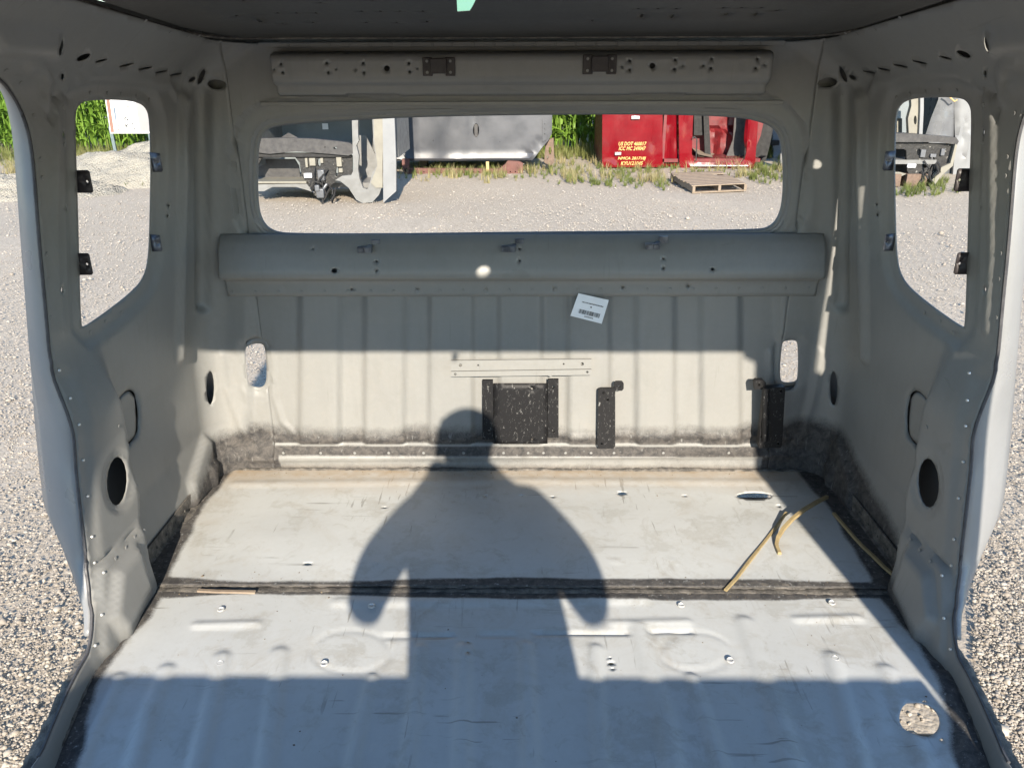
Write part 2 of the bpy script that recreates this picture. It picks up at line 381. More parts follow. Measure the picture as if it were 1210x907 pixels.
REAR_SMALL = [dot(*q) for q in ((735,456,1.2),)]
# side panels
PIL = U((106,392),(118,430),(128,470),(136,510),(140,545),(150,580),(152,620),(158,660),(168,700),(160,740),(120,790))
UB = ushell(20, 907)[0]
SIDE_FEATS = []
pil_poly = PIL + [(-2.6, FL-.1), (-2.6, HC-.62)] + U((70,400))
SIDE_FEATS.append(('e', pil_poly, .055, .07, (ushell(70,405)[1], ushell(70,520)[1])))
SIDE_FEATS.append(('e', grow(W_SIDE, .05), -.012, .03))
SIDE_FEATS.append(('e', U(*oval(118, 568, 19, 38, 16, 3)), -.006, .012))
SIDE_FEATS.append(('l', U((134,481),(150,463),(157,461),(163,470),(165,500),(163,516),(142,535)), -.004, .009))
SIDE_FEATS.append(('e', U((134,481),(150,463),(157,461),(163,470),(165,500),(163,516),(142,535),(130,520)), -.005, .012))
SIDE_FEATS.append(('l', U((62,120),(66,140),(66,300),(72,390)), .006, .018)); SIDE_FEATS.append(('l', U((84,115),(75,108),(62,116),(60,140)), -.008, .012))
SIDE_FEATS.append(('l', U((0,48),(30,50),(66,53)), .016, .03)); SIDE_FEATS.append(('l', U((36,80),(50,78),(58,92),(52,120)), .008, .016))
SIDE_FEATS.append(('l', U((95,98),(110,90),(160,92),(200,100),(206,112)), .008, .02))
SIDE_FEATS.append(('l', U((238,112),(240,300),(240,360)), -.024, .034)); SIDE_FEATS.append(('l', U((218,120),(214,300),(212,420)), .016, .035))
SIDE_FEATS.append(('l', U((90,672),(148,622)), -.006, .006)); SIDE_FEATS.append(('e', U((92,674),(148,626),(168,700),(140,760),(96,775)), .010, .02))
SIDE_FEATS.append(('e', U((108,680),(135,650),(150,700),(118,755),(102,735)), .022, .03))
SIDE_FEATS.append(('e', U((248,520),(252,550),(250,575),(228,600),(222,570),(240,515)), .02, .03))
SIDE_FEATS.append(('e', U((78,440),(85,560),(96,670),(92,720),(60,720),(50,430)), -.008, .035))
MIRF = [(f[0], mir(f[1]), *f[2:]) for f in SIDE_FEATS]
ALLF = FR + SIDE_FEATS + MIRF
CORNER_H = [U(*oval(256, 100, 11.5, 6, 12, 5))]; CORNER_H.append(mir(CORNER_H[0]))
rear = sheet('rear_panel', rear_outline, [W_REAR, SLOT_L, SLOT_R] + CORNER_H, shell_surf, .0095, M['wall'], cab, ALLF, {'grime': g_shell, 'dust': lambda P, X: np.clip(.9-(P[:, 1]-FL)/.03, 0, 1)*.8})
side_bottom_front = (-2.75, FL-.02)
fl = FLANGE
ext_top = [(-(2.1+k*.28), fl[-1][1] + .003*k) for k in range(1, 5)]
ext_bot = [(-3.22, FL+.03)]
yu = lambda u: u
top_side = [(-u, top_u(-u)) for u in np.linspace(US, 3.22, 30)]
side_outline = [(-US, FL-.02), (-3.22, FL-.02)] + ext_bot + fl + ext_top + top_side[::-1]
def g_side(P, X): return g_shell(P, X)
side_attr = {'grime': g_side, 'dust': z0}
sideL = sheet('side_panel', side_outline, HOLES_SIDE, shell_surf, .012, M['wall'], cab, ALLF, side_attr)
sideR = sheet('side_panel', mir(side_outline)[::-1], [mir(h) for h in HOLES_SIDE], shell_surf, .012, M['wall'], cab, ALLF, side_attr)
sideL['label'] = 'left side wall with its B-pillar'; sideR['label'] = 'right side wall with its B-pillar'
def shell_full(P, extra=0.0):
    P = np.asarray(P, float); X = shell_base(P); e = 1e-4; N = np.cross(shell_base(P+[e, 0])-X, shell_base(P+[0, e])-X); N /= np.linalg.norm(N, axis=1)[:, None]
    return X + N*(relief(P, ALLF)+extra)[:, None]
# outer skin behind the inner panels, pinched together round the openings
REAR_H = [grow(W_REAR, .012), grow(SLOT_L, .025), grow(SLOT_R, .025)]
def outer_surf(opens):
    def f(P):
        d = np.full(len(P), 9.0)
        for h in opens: d = np.minimum(d, np.maximum(-sdist(P, h), 0))
        return shell_base(P, .022 + .055*sstep(d/.10))
    return f
osk = sheet('outer_rear_skin', [(-US, FL-.08), (US, FL-.08)] + [(a, b+.17) for a, b in top_rear[::-1]], REAR_H, outer_surf(REAR_H), .03, M['skin_out'], cab, thick=.002, flip=True, cav=True)
WSO = grow(W_SIDE, .030)
so = [(-US, FL-.08), (fl[0][0]+.75, FL-.08)] + [(max(a+.15+.25*min(1, max(0, (FL+.30-b)/.2)), -2.2+.02), b) for a, b in fl if b > FL+.10] + [(fl[-1][0]+.10, fl[-1][1]+.02)] + [(a, b+.03) for a, b in top_side[::-1] if a > fl[-1][0]+.10]
def ext_box(sgn):
    o = [(sgn*abs(a), b) for a, b in so]; wd = [(sgn*abs(a), b) for a, b in WSO]
    sheet('outer_side_skin', o if sgn < 0 else o[::-1], [wd] + REAR_H[1:], outer_surf([wd] + REAR_H[1:]), .03, M['skin_out'], cab, thick=.002, flip=True, cav=True)
ext_box(-1); ext_box(1)
def reveal(inner, outer, surf_o, mat, name='window_reveal', n=None):
    A = shell_full(np.array(inner)); B = surf_o(np.array(outer)); n = len(A)
    v = [tuple(p) for p in A] + [tuple(p) for p in B]; f = [(i, (i+1) % n, n+(i+1) % n, n+i) for i in range(n)]
    o = link(name, mesh(name, v, f), mat, cab); s = o.modifiers.new('t', 'SOLIDIFY'); s.thickness = .002; return o
reveal(W_REAR, REAR_H[0], outer_surf(REAR_H), M['wall']); reveal(SLOT_L, REAR_H[1], outer_surf(REAR_H), M['wall'], 'slot_reveal'); reveal(SLOT_R, REAR_H[2], outer_surf(REAR_H), M['wall'], 'slot_reveal')
for sg in (-1, 1):
    wi = [(sg*abs(a), b) for a, b in W_SIDE]; wo = [(sg*abs(a), b) for a, b in WSO]; reveal(wi, wo, outer_surf([wo]), M['wall'])
# door jamb: strip that turns outwards from the flange, and a thin lip on the flange itself
JO = [(70,740),(72,720),(66,690),(60,650),(53,600),(48,560),(42,500),(37,430),(33,370),(29,310),(25,250),(21,190),(18,150),(13,115),(4,93),(-6,84)]
for sg in (-1, 1):
    A = shell_full(np.array([(sg*abs(a), b) for a, b in fl if b > FL+.05])); A = A[np.argsort(A[:, 2])]
    oz = []
    for q in JO:
        p_ = on_y(q[0], q[1], 1.95); oz.append((p_.z, abs(p_.x)))
    oz.sort(); zz = np.array([o[0] for o in oz]); xx = np.array([o[1] for o in oz]); V = []
    for q in A:
        # outer edge: same height, a little further back
        zf = q[2]; yb = q[1] + .02 + .08*float(sstep((q[2]-FL-.02)/.30)); f = np.interp(zf - (zf-HC)*(1 - 1.95/yb)*0, zz, xx)
        zo = HC + (zf-HC)*1.0; sc = yb/1.95; xo = np.interp(HC + (zo-HC)/sc, zz, xx)*sc; xo = abs(q[0]) + .012 + max(0, xo-abs(q[0])-.012)*float(sstep((zf-FL-.02)/.30))
        o3 = np.array((sg*xo, yb, zo)); i3 = np.array((q[0]+sg*.006, q[1]+.002, q[2]))
        V += [tuple(i3), tuple(i3*.66+o3*.34+np.array((sg*.006, -.012, 0))), tuple(i3*.33+o3*.67+np.array((sg*.008, -.014, 0))), tuple(o3), (o3[0]-sg*.01, o3[1]+.07*float(sstep((zf-FL-.02)/.30)), o3[2])]
    n = len(A); F = [(5*i+j, 5*i+j+1, 5*(i+1)+j+1, 5*(i+1)+j) for i in range(n-1) for j in range(4)]
    o = link('door_jamb', mesh('door_jamb', V, F), M['skin_out'], cab, True, 60); s = o.modifiers.new('t', 'SOLIDIFY'); s.thickness = .002
    B = shell_full(np.array([(sg*abs(a), b) for a, b in resample(fl, .02)[:-1] if True])); 
    B = shell_full(np.array([(sg*abs(a), b) for a, b in densify(fl, .02)]))
    lip = MB(); lip.tube([(q[0]+sg*.003, q[1]-.004, q[2]) for q in B], .0040, 6); lip.build('flange_lip', M['rubber'], cab)
# rear ledge below the window: extruded pressing
LP = [(2.596,-.520),(2.584,-.530),(2.572,-.540),(2.552,-.575),(2.534,-.625),(2.530,-.645),(2.534,-.656),(2.552,-.664),(2.577,-.670),(2.584,-.690),(2.585,-.728)]
LP = np.array(LP); Ls = np.r_[0, np.cumsum(np.linalg.norm(np.diff(LP, axis=0), axis=1))]; LT = Ls[-1]
def ledge_surf(P):
    y = np.interp(P[:, 1], Ls, LP[:, 0]); h = np.interp(P[:, 1], Ls, LP[:, 1]); return np.c_[P[:, 0], y, HC+h]
LW = .985
def led(px, py):
    best = None
    for s_ in np.linspace(0, LT, 300):
        y = float(np.interp(s_, Ls, LP[:, 0])); h = float(np.interp(s_, Ls, LP[:, 1])); p = on_y(px, py, y)
        e = abs(p.z-HC-h)
        if best is None or e < best[0]: best = (e, p.x, s_)
    return best[1], best[2]
lh = []
for x, y, r in [(395,320,3.6),(370,294,1.4),(445,309,1.5),(445,320,1.5),(416,342,2),(493,342,1.8),(574,343,2),(655,342,2),(736,340,2),(813,338,2),(614,294,1.4),(614,308,1.5),(784,306,1.5),(784,317,1.5),(842,318,2.2)]:
    lh.append([led(a, b) for a, b in oval(x, y, r, r*.8, 8)])
lo_ = [(-LW, 0), (LW, 0), (LW, LT), (-LW, LT)]
ledge = sheet('window_ledge', [(-LW+.0, .0), (-.93, 0), (0, 0), (.93, 0), (LW, .0), (LW, LT), (-LW, LT)], lh, ledge_surf, .012, M['wall'], cab, (), {'grime': z0, 'dust': z0}, flip=True)
for sg in (-1, 1):
    e = MB(); pts = [(sg*LW, y, HC+h) for y, h in LP]; e.add(pts + [(sg*LW, 2.6, HC+LP[-1][1]), (sg*LW, 2.6, HC+LP[0][1])], [tuple(range(len(pts)+2))]); e.build('ledge_end', M['wall'], ledge, smooth=False)
# header rail above the window
HP = [(2.56,.030),(2.520,.022),(2.512,.012),(2.512,-.044),(2.520,-.056),(2.552,-.066),(2.556,-.090),(2.585,-.096)]
HP = np.array(HP); Hs = np.r_[0, np.cumsum(np.linalg.norm(np.diff(HP, axis=0), axis=1))]; HT = Hs[-1]
def head_surf(P):
    return np.c_[P[:, 0], np.interp(P[:, 1], Hs, HP[:, 0]), HC + np.interp(P[:, 1], Hs, HP[:, 1])]
def hp(px, py):
    p = on_y(px, py, 2.512); return p.x, float(np.interp(-(p.z-HC), -HP[1:5, 1], Hs[1:5]))
hh = []
for x, y, r in [(332,76,1.6),(334,86,1.6),(324,82,1),(386,75,1.7),(388,86,1.7),(397,82,1),(429,75,1.7),(430,86,1.6),(420,82,1),(457,81,3.6),(483,75,1.7),(484,85,1.6),(493,81,1),
                (744,72,1.8),(744,83,1.8),(735,79,1),(771,78,3.6),(798,71,1.8),(797,82,1.8),(807,78,1),(841,70,1.7),(840,81,1.7),(831,78,1.5),(895,70,1.7),(893,81,1.6),(903,77,1)]:
    hh.append([hp(a, b) for a, b in oval(x, y, r, r, 8)])
header = sheet('header_rail', [(-.735, 0), (.735, 0), (.735, HT), (.50, HT), (.50, HT-.022), (.33, HT-.022), (.33, HT), (-.37, HT), (-.37, HT-.022), (-.53, HT-.022), (-.53, HT), (-.735, HT)], hh, head_surf, .012, M['wall'], cab, [('l', [hp(a, b) for a, b in oval(x, y, 3, 3, 8)], -.002, .003) for x, y in ((346,81),(374,81),(444,80),(469,80),(758,77),(784,77),(854,76),(880,75))], {'grime': z0, 'dust': z0}, flip=True, hstep=.006)
for sg in (-1, 1):
    e = MB(); pts = [(sg*.735, y, HC+h) for y, h in HP]; e.add(pts + [(sg*.735, 2.6, HC-.096), (sg*.735, 2.6, HC+.03)], [tuple(range(len(pts)+2))]); e.build('rail_end', M['wall'], header, smooth=False)
# seam strips above the header rail
m = MB(); m.box((0, 2.572, HC+.048), (1.56, .016, .014)); m.build('roof_seam_strip', M['wall'], cab, .002)
m = MB(); m.box((0, 2.585, HC-.118), (1.60, .012, .012)); m.build('window_top_seam', M['wall'], cab, .002)
# two black visor brackets on the header rail
for x0, x1, y0, y1 in ((499,538,68,90),(689,728,65,88)):
    b = empty('visor_bracket'); b.parent = cab
    a = on_y(x0, y0, 2.508); c = on_y(x1, y1, 2.508); W_ = c.x-a.x; Z_ = a.z-c.z
    m = MB(); m.box((a.x+W_*.15, 2.507, (a.z+c.z)/2), (W_*.3, .006, Z_)); m.box((c.x-W_*.15, 2.507, (a.z+c.z)/2), (W_*.3, .006, Z_)); m.box(((a.x+c.x)/2, 2.500, (a.z+c.z)/2+.002), (W_*.5, .018, Z_*.8)); m.build('bracket_plate', M['tab'], b, .002)
    for xx in (a.x+W_*.14, c.x-W_*.14):
        for zz in (a.z-Z_*.2, c.z+Z_*.2):
            m = MB(); m.tube([(xx, 2.505, zz), (xx, 2.500, zz)], .0042, 8); m.build('bolt', M['wall'], b)
# roof lining: separate darker pressing above the cove
def ceil_surf(P): 
    return np.c_[P[:, 0], P[:, 1], HC + hceil(P[:, 1]) + .006 + .02*sstep((np.abs(P[:, 0])-.3)/.8)*0]
CH = []
def cpt(px, py):
    d = ray(px, py); k = (.065+.006+.085*2.5)/(d.z + .085*d.y); return (d.x*k, d.y*k)
for x, y, rr in [(307,26,2.6),(329,22,1.6),(334,28,1.6),(351,22,1.6),(374,22,1.6),(370,27,1.6),(388,5,3.4),(380,10,1.2),(428,20,1.6),(433,27,1.6),(450,20,1.6),(473,20,1.6),(469,27,1.6),(500,20,1.6),(505,26,1.6),
                 (754,17,1.6),(758,23,1.6),(777,17,1.6),(799,17,1.6),(794,23,1.6),(839,2,3.4),(847,4,1.2),(854,16,1.6),(858,22,1.6),(876,16,1.6),(899,16,1.6),(893,22,1.6),(918,19,2.4),(288,8,1.4),(280,22,1.4),(440,7,1.2),(787,3,1.2),(700,25,1.2)]:
    c = cpt(x, y)
    if c[1] < 2.46: CH.append([(c[0]+a, c[1]+b) for a, b in oval(0, 0, rr*.0024, rr*.0060, 8)])
co = [(-.80, 2.50), (.80, 2.50), (.865, 2.44), (.90, 2.30), (.90, 1.9), (.84, 1.2), (.78, .34), (-.78, .34), (-.84, 1.2), (-.90, 1.9), (-.90, 2.30), (-.865, 2.44)]
CF = [('l', co[:6], .006, .03), ('e', [(-.7, 1.0), (.7, 1.0), (.7, 2.2), (-.7, 2.2)], -.012, .05)]
q_ = on_y(571, 321, 2.526); k_ = (HC+.071+.085*2.5 - q_.z - to_sun.z/-to_sun.y*q_.y)/(.085 - to_sun.z/-to_sun.y)
CH.append([(q_.x + to_sun.x/-to_sun.y*(q_.y-k_) + a, k_ + b) for a, b in oval(0, 0, .020, .050, 14)])
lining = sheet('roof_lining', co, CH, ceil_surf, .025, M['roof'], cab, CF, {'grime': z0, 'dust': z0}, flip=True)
m = MB(); A = [(x*1.0, y, HC+hceil(y)+.0015) for x, y in [(.83,2.50),(.895,2.44),(.925,2.30),(.925,1.9),(.87,1.2),(.80,.36)]]
for sg in (-1, 1):
    m = MB(); m.tube([(sg*x, y, z-.001) for x, y, z in A], .0045, 6); m.build('lining_edge_shadow', M['seal'], cab)
m = MB(); m.tube([(-.83, 2.50, HC+.066), (0, 2.505, HC+.066), (.83, 2.50, HC+.066)], .005, 6); m.build('lining_edge_shadow', M['seal'], cab)  # dark tube standing in for the shadow gap at the lining edge
# broken remnant of the tinted windscreen still hanging from its header
def shard():
    t = NT('green_windscreen_glass'); M['tint'] = t.done(t.mix(t.noise(60, 2), (.07, .19, .13), (.09, .21, .18)), .15)
    P = [(540.5,13.6),(555,12.6),(558,8),(563,-2),(580,-40),(590,-70),(530,-70),(538,-30)]
    Q = [on_y(a, b, .44) for a, b in P]; m = MB(); m.prism([(q.x, q.z) for q in Q], (0, .44, 0), (1, 0, 0), (0, 0, 1), (0, .004, 0)); m.build('broken_windscreen_glass', M['tint'], cab)
shard()
# outer roof
def roof_surf(P):
    x, y = P[:, 0], P[:, 1]; e = np.clip((np.abs(x)-.75)/.25, 0, 1); f = np.clip((y-2.35)/.3, 0, 1)
    return np.c_[x, y, HC + .30 + .05*(2.5-y)*.6 - .13*e**2 - .14*f**2]
sheet('outer_roof', [(-1.20, .30), (-.10, .30), (-.10, .45), (.26, .45), (.26, .30), (1.02, .30), (1.02, 2.62), (.94, 2.68), (-.94, 2.68), (-1.02, 2.62), (-1.06, 1.9), (-1.20, 1.7)], [], roof_surf, .05, M['skin_out'], cab, thick=.003)  # left overhang widened to shade the jamb; front notch lets a sunbeam pass
# front frame of the cab behind and beside the camera: windscreen header, pillars, cowl, sills
hole_c = on_y(571, 321, 2.526); tt = (to_sun * ((hole_c.y-.45)/-to_sun.y)); hx = hole_c.x + tt.x; hz = hole_c.z + tt.z
HB = float((on_y(616, 416, 2.6) + to_sun*((2.6-.45)/-to_sun.y)).z)
hdr = sheet('windscreen_header', [(-1.12, HB), (1.12, HB), (1.12, HB+.20), (.98, HB+.20), (.98, HB+.285), (.16, HB+.285), (.16, HB+.20), (-.02, HB+.20), (-.02, HB+.285), (-1.12, HB+.285)], [], lambda P: np.c_[P[:, 0], .45 + 0*P[:, 0], P[:, 1]], .06, M['skin_out'], cab, thick=.004)
fr_pt = on_z(616, 799, FL) + to_sun*((1.53-.2)/-to_sun.y)
CT = float((on_z(616, 800, FL) + to_sun*((on_z(616, 800, FL).y-.22)/-to_sun.y)).z)
for sg in (-1, 1):
    m = MB(); prof_ = [(sg*1.03, .12), (sg*1.26, .12), (sg*1.28, .24), (sg*1.20, .34), (sg*1.035, .30)]
    V = []; n = 5
    LV = ([(FL+.48, -1.0, -1.20), (1.18, -.98, -1.20), (1.41, -.96, -1.20), (1.75, -.915, -1.20), (1.95, -.88, -1.20), (2.05, -.82, -1.2)] if sg < 0 else
          [(FL+.48, 1.125, 1.30), (.93, 1.12, 1.30), (1.48, 1.08, 1.30), (1.77, 1.055, 1.28), (1.83, 1.05, 1.10), (2.05, 1.03, 1.10)])
    for z, xi, xo in LV:
        dy = .08*(z-.84); V += [(xi, .12+dy, z), (xo, .12+dy, z), (xo, .26+dy, z), (xi*.5+xo*.5, .36+dy, z), (xi, .30+dy, z)]
    F = [(i*n+k, i*n+(k+1) % n, (i+1)*n+(k+1) % n, (i+1)*n+k) for i in range(5) for k in range(n)] + [tuple(range(n)), tuple(range(5*n, 6*n))]
    m.add(V, F); m.build('windscreen_pillar', M['skin_out'], cab, .01)
    m = MB(); m.box((sg*.93, .80, FL-.12), (.10, 1.28, .10)); m.build('door_sill', M['skin_out'], cab, .01)
    m = MB(); m.box((sg*.98, .95, HC+.22), (.10, 1.10, .06)); m.build('roof_rail', M['skin_out'], cab, .02)
m = MB(); m.box((-.14, .20, (FL+CT)/2-.10), (1.88, .02, CT-FL-.16)); m.build('firewall', M['skin_out'], cab)
m = MB(); m.prism([(.10, -.20), (.22, -.20), (.24, -.02), (.22, 0), (.10, -.01)], (-1.10, 0, CT), (0, 1, 0), (0, 0, 1), (2.2, 0, 0)); m.build('cowl', M['skin_out'], cab, .004)
# ---------------------------------------------------------------- floor
def fl_pt(px, py): p = on_z(px, py, FL); return (p.x, p.y)
def Fp(*a): return [fl_pt(*q) for q in a]
seam = Fp((190,700),(616,693),(1060,686)); sy = seam[1][1]
def efl(y): return np.interp(y, [.9, 1.3, 1.6, 2.0, 2.6], [1.045, 1.057, 1.112, 1.112, 1.108])
def floor_surf(z):
    return lambda P: np.c_[P[:, 0], P[:, 1], np.full(len(P), FL+z)]
def fg(P, X):
    x, y = P[:, 0], P[:, 1]
    wl = np.interp(y, [.9, 1.2, 1.5, 1.75, 1.95, 2.3, 2.6], [.13, .115, .075, .11, .085, .055, .05]) ; wr = np.interp(y, [.9, 1.2, 1.5, 1.75, 1.95, 2.3, 2.6], [.14, .13, .095, .10, .10, .09, .10])
    wv = np.where(x < 0, wl, wr) + .012*n1(y, 9)
    g = .5 + (wv - (efl(y)-np.abs(x)))/.03
    ws = np.interp(x, [-1.1, -.8, -.4, 0, .6, 1.1], [.045, .022, .030, .045, .040, .03]) + .005*n1(x, 8)
    g = np.maximum(g, .5 + (ws - np.abs(y-sy+.012))/.016)
    g = np.maximum(g, .5 + (.016 + .006*n1(x, 5) - (2.6-y))/.012)
    return np.clip(g, 0, 1)
def fd(P, X):
    x, y = P[:, 0], P[:, 1]
    d = 1.0*np.clip(1 - (2.6-y)/(.20+.04*n1(x, 4)), 0, 1) + .25*np.clip(1-(efl(y)-np.abs(x))/.2, 0, 1)*(x < 0)*(y > 2.2)
    return d
RF = []
RH = [Fp(*oval(735,585,5.3,2.0,10)), Fp(*oval(891,588,21,4.2,16)), Fp(*oval(364,669,4.5,1.6,8))]
for q in ((574,588),(617,588),(653,589),(809,588),(920,600),(455,602)): RH.append(Fp(*oval(q[0], q[1], 1.6, .8, 8)))
for x in (445,515,585,655,727,795): RF.append(('l', Fp(*oval(x, 668 - (x-445)*.006, 3.5, 1.6, 8)), .002, .004))
rout = [(-float(efl(2.6)), 2.598), (-float(efl(sy)), sy-.006), (0, sy-.006), (float(efl(sy)), sy-.006), (float(efl(2.6)), 2.598)]
RF += [('e', Fp(*oval(616, 640, 330, 40, 20)), .004, .2), ('l', Fp((280,574),(616,570),(930,572)), .003, .03)]
frear = sheet('rear_floor_panel', rout[::-1], RH, floor_surf(.008), .012, M['floor'], cab, RF, {'grime': fg, 'dust': fd}, flip=False)
FF = []
def rib(pts, w, h=.0075): FF.append(('l', Fp(*pts), h, w))
rib([(548,765),(546,850),(545,930),(544,1100)], .030); rib([(621,762),(625,850),(628,930),(630,1100)], .028)
rib([(704,765),(707,850),(714,930),(725,1100)], .026); rib([(755,742),(768,790),(786,850),(800,930),(840,1100)], .034)
rib([(880,733),(895,775),(918,835),(942,930),(990,1100)], .034); rib([(818,800),(838,860),(862,930),(905,1100)], .024)
rib([(984,775),(1003,850),(1026,930),(1070,1100)], .030); rib([(1048,790),(1075,850),(1105,930),(1160,1100)], .030); rib([(1118,800),(1150,890),(1185,1000)], .04)
rib([(497,765),(488,850),(478,930),(462,1100)], .026); rib([(440,800),(424,860),(410,930),(380,1100)], .022)
rib([(330,770),(321,850),(310,930),(290,1100)], .032); rib([(262,775),(245,850),(226,930),(190,1100)], .030); rib([(196,790),(172,850),(150,930),(100,1100)], .030); rib([(140,800),(112,860),(80,930),(20,1100)], .026)
rib([(232,737),(303,735)], .020, .0045); rib([(726,735),(812,733)], .020, .0045); rib([(942,730),(1014,728)], .020, .0045); rib([(455,750),(536,749)], .010, -.006); rib([(568,748),(608,748)], .010, -.006); rib([(632,747),(742,746)], .010, -.006); rib([(768,745),(818,744)], .010, -.006)
rib(oval(822,768,42,23,24) + [(864,768)], .012, -.0018); rib(oval(415,768,46,25,24)+[(461,768)], .012, -.0018)
rib([(400,710),(760,706)], .03, .004)
FH = [Fp(*oval(1087,847,24.5,20.5,22,18)), Fp(*oval(722,782,3.8,1.9,8)), Fp(*oval(721,775,1.6,.8,8)), Fp(*oval(724,788,1.8,.8,8)), Fp(*oval(553,757,2.2,1.3,8)), Fp(*oval(553,771,2.2,1.3,8)), Fp(*oval(1093,825,2.5,1.7,8)), Fp(*oval(1113,870,2.5,2,8))]
BOLTS_F = [(261,720),(260,784),(439,716),(383,784),(805,715),(863,780),(983,712),(987,778)]
FO = [(-1.04, .28), (.80, .28), (.80, 1.13), (1.05, 1.13), (1.06, 1.30), (1.112, 1.58), (1.112, sy+.02), (0, sy+.02), (-1.112, sy+.02), (-1.112, 1.58), (-1.06, 1.30)]
FF.append(('e', Fp((1040,815),(1085,800),(1130,830),(1135,880),(1100,890),(1050,865)), -.004, .03))
ffront = sheet('front_floor_panel', FO, FH, floor_surf(-.004), .0095, M['floor'], cab, FF, {'grime': fg, 'dust': z0}, flip=False)
# crossmember and sill pressings below the floor holes
a = fl_pt(885, 588); m = MB(); m.box((a[0]-.03, a[1]+.0, FL-.03), (.22, .10, .006)); m.box((a[0]-.03, a[1]-.05, FL-.015), (.22, .004, .03)); m.build('floor_crossmember', M['wall'], cab)
# raised washers / plugs pressed in the floor
def plug_mesh():
    m = MB(); n = 14; V = []
    for r, z in ((.010, 0), (.0095, .003), (.0075, .0036), (.006, .001), (0.001, .001)): V += [(r*math.cos(2*math.pi*k/n), r*math.sin(2*math.pi*k/n), z) for k in range(n)]
    F = [(i*n+k, i*n+(k+1) % n, (i+1)*n+(k+1) % n, (i+1)*n+k) for i in range(4) for k in range(n)]; m.add(V, F); return mesh('floor_plug', m.v, m.f)
pm = plug_mesh()
for q in BOLTS_F:
    p = on_z(q[0], q[1], FL); o = link('floor_plug', pm, M['steel'], ffront); o.location = (p.x, p.y, FL+.0005)
# sealant: ragged beads along seam and floor edges
def bead(pts, w, h, name, parent, seed=0, mat=None, n_per=.012):
    rg = np.random.default_rng(seed); P = []; 
    pts = [Vector(p) for p in pts]
    for a, b in zip(pts[:-1], pts[1:]):
        k = max(1, int((b-a).length/n_per)); P += [a + (b-a)*j/k for j in range(k)]
    P.append(pts[-1]); V = []; n = 6
    for i, p in enumerate(P):
        t = (P[min(i+1, len(P)-1)]-P[max(i-1, 0)]).normalized(); sd = Vector((t.y, -t.x, 0)).normalized(); lf = .55 + .45*math.sin(i*.13+seed)*math.sin(i*.041+seed*2); ww = w*(.5+.6*lf+.25*rg.random()); hh_ = h*(.15+1.1*lf*rg.random()**.5); of = sd*(w*.3*(rg.random()-.5))
        for k in range(n):
            an = math.pi*k/(n-1); V.append(p + of + sd*math.cos(an)*ww + Vector((0, 0, 1))*math.sin(an)*hh_)
    F = [(i*n+k, i*n+k+1, (i+1)*n+k+1, (i+1)*n+k) for i in range(len(P)-1) for k in range(n-1)]
    return link(name, mesh(name, V, F), mat or M['seal'], parent, True, 70)
bead([(-1.10, sy+.004, FL+.004), (1.10, sy+.004, FL+.004)], .014, .004, 'seam_sealant', cab, 1)
bead([(-1.09, sy-.014, FL-.002), (1.09, sy-.014, FL-.002)], .012, .003, 'seam_sealant', cab, 2)
for sg in (-1, 1):
    bead([(sg*(float(efl(y))-.012), y, FL+.004) for y in np.linspace(1.14, 2.58, 14)], .018, .009, 'edge_sealant', cab, 3+sg)
    bead([(sg*(float(efl(y))-.045), y, FL-.001) for y in np.linspace(1.14, 2.52, 14)], .010, .007, 'edge_sealant', cab, 8+sg)
bead([(-1.08, 2.585, FL+.008), (1.08, 2.585, FL+.008)], .010, .010, 'edge_sealant', cab, 6)
# angle strip along the left and right floor edge with bolts
for sg in (-1, 1):
    pts = [(sg*(float(efl(y))-.006), y, FL+.03) for y in np.linspace(1.86, 2.50, 10)]
    V = []
    for x, y, z in pts: V += [(x, y, z+.028), (x-sg*.003, y, z+.026), (x-sg*.005, y, z-.02), (x-sg*.022, y, z-.027)]
    F = [(4*i+j, 4*i+j+1, 4*i+j+5, 4*i+j+4) for i in range(len(pts)-1) for j in range(3)]
    st = link('kick_strip', mesh('kick_strip', V, F), M['seal'], cab, True); s = st.modifiers.new('t', 'SOLIDIFY'); s.thickness = .002
# rivets
def rivet_mesh(r, h):
    n = 8; V = [(r*math.cos(2*math.pi*k/n), r*math.sin(2*math.pi*k/n), 0) for k in range(n)] + [(r*.75*math.cos(2*math.pi*k/n), r*.75*math.sin(2*math.pi*k/n), h) for k in range(n)]
    return mesh('rivet', V, [(k, (k+1) % n, n+(k+1) % n, n+k) for k in range(n)] + [tuple(range(n, 2*n))])
rv = rivet_mesh(.0042, .004); rvb = rivet_mesh(.0055, .0012); rv.materials.append(M['steel']); rvb.materials.append(M['wall']); rvk = rivet_mesh(.0045, .003); rvk.materials.append(M['seal'])
def put_rivet(P, N, me=rv, parent=None, nm='rivet'):
    o = bpy.data.objects.new(nm, me); COL.objects.link(o); o.location = P; o.rotation_euler = Vector(N).to_track_quat('Z', 'Y').to_euler(); o.parent = parent
def shell_rivet(px, py, me, both=True, off=.001, dark=False):
    u, z = ushell(px, py); 
    for sg in ((-1, 1) if both else (1 if u > 0 else -1,)):
        P = np.array([[sg*abs(u), z]]); b = shell_base(P)[0]; e = 1e-3
        n = np.cross(shell_base(P+[e, 0])[0]-b, shell_base(P+[0, e])[0]-b); n = n/np.linalg.norm(n)
        feats = SIDE_FEATS if sg < 0 else [(f[0], mir(f[1]), f[2], f[3]) for f in SIDE_FEATS]
        h = relief(P, feats if abs(u) > US else FR)[0]
        if n[1] > 0 and abs(u) < US: n = -n
        if abs(u) >= US and n[0]*sg > 0: n = -n
        put_rivet(b + n*(h+off), n, me, (sideL if sg < 0 else sideR) if abs(u) >= US else rear)
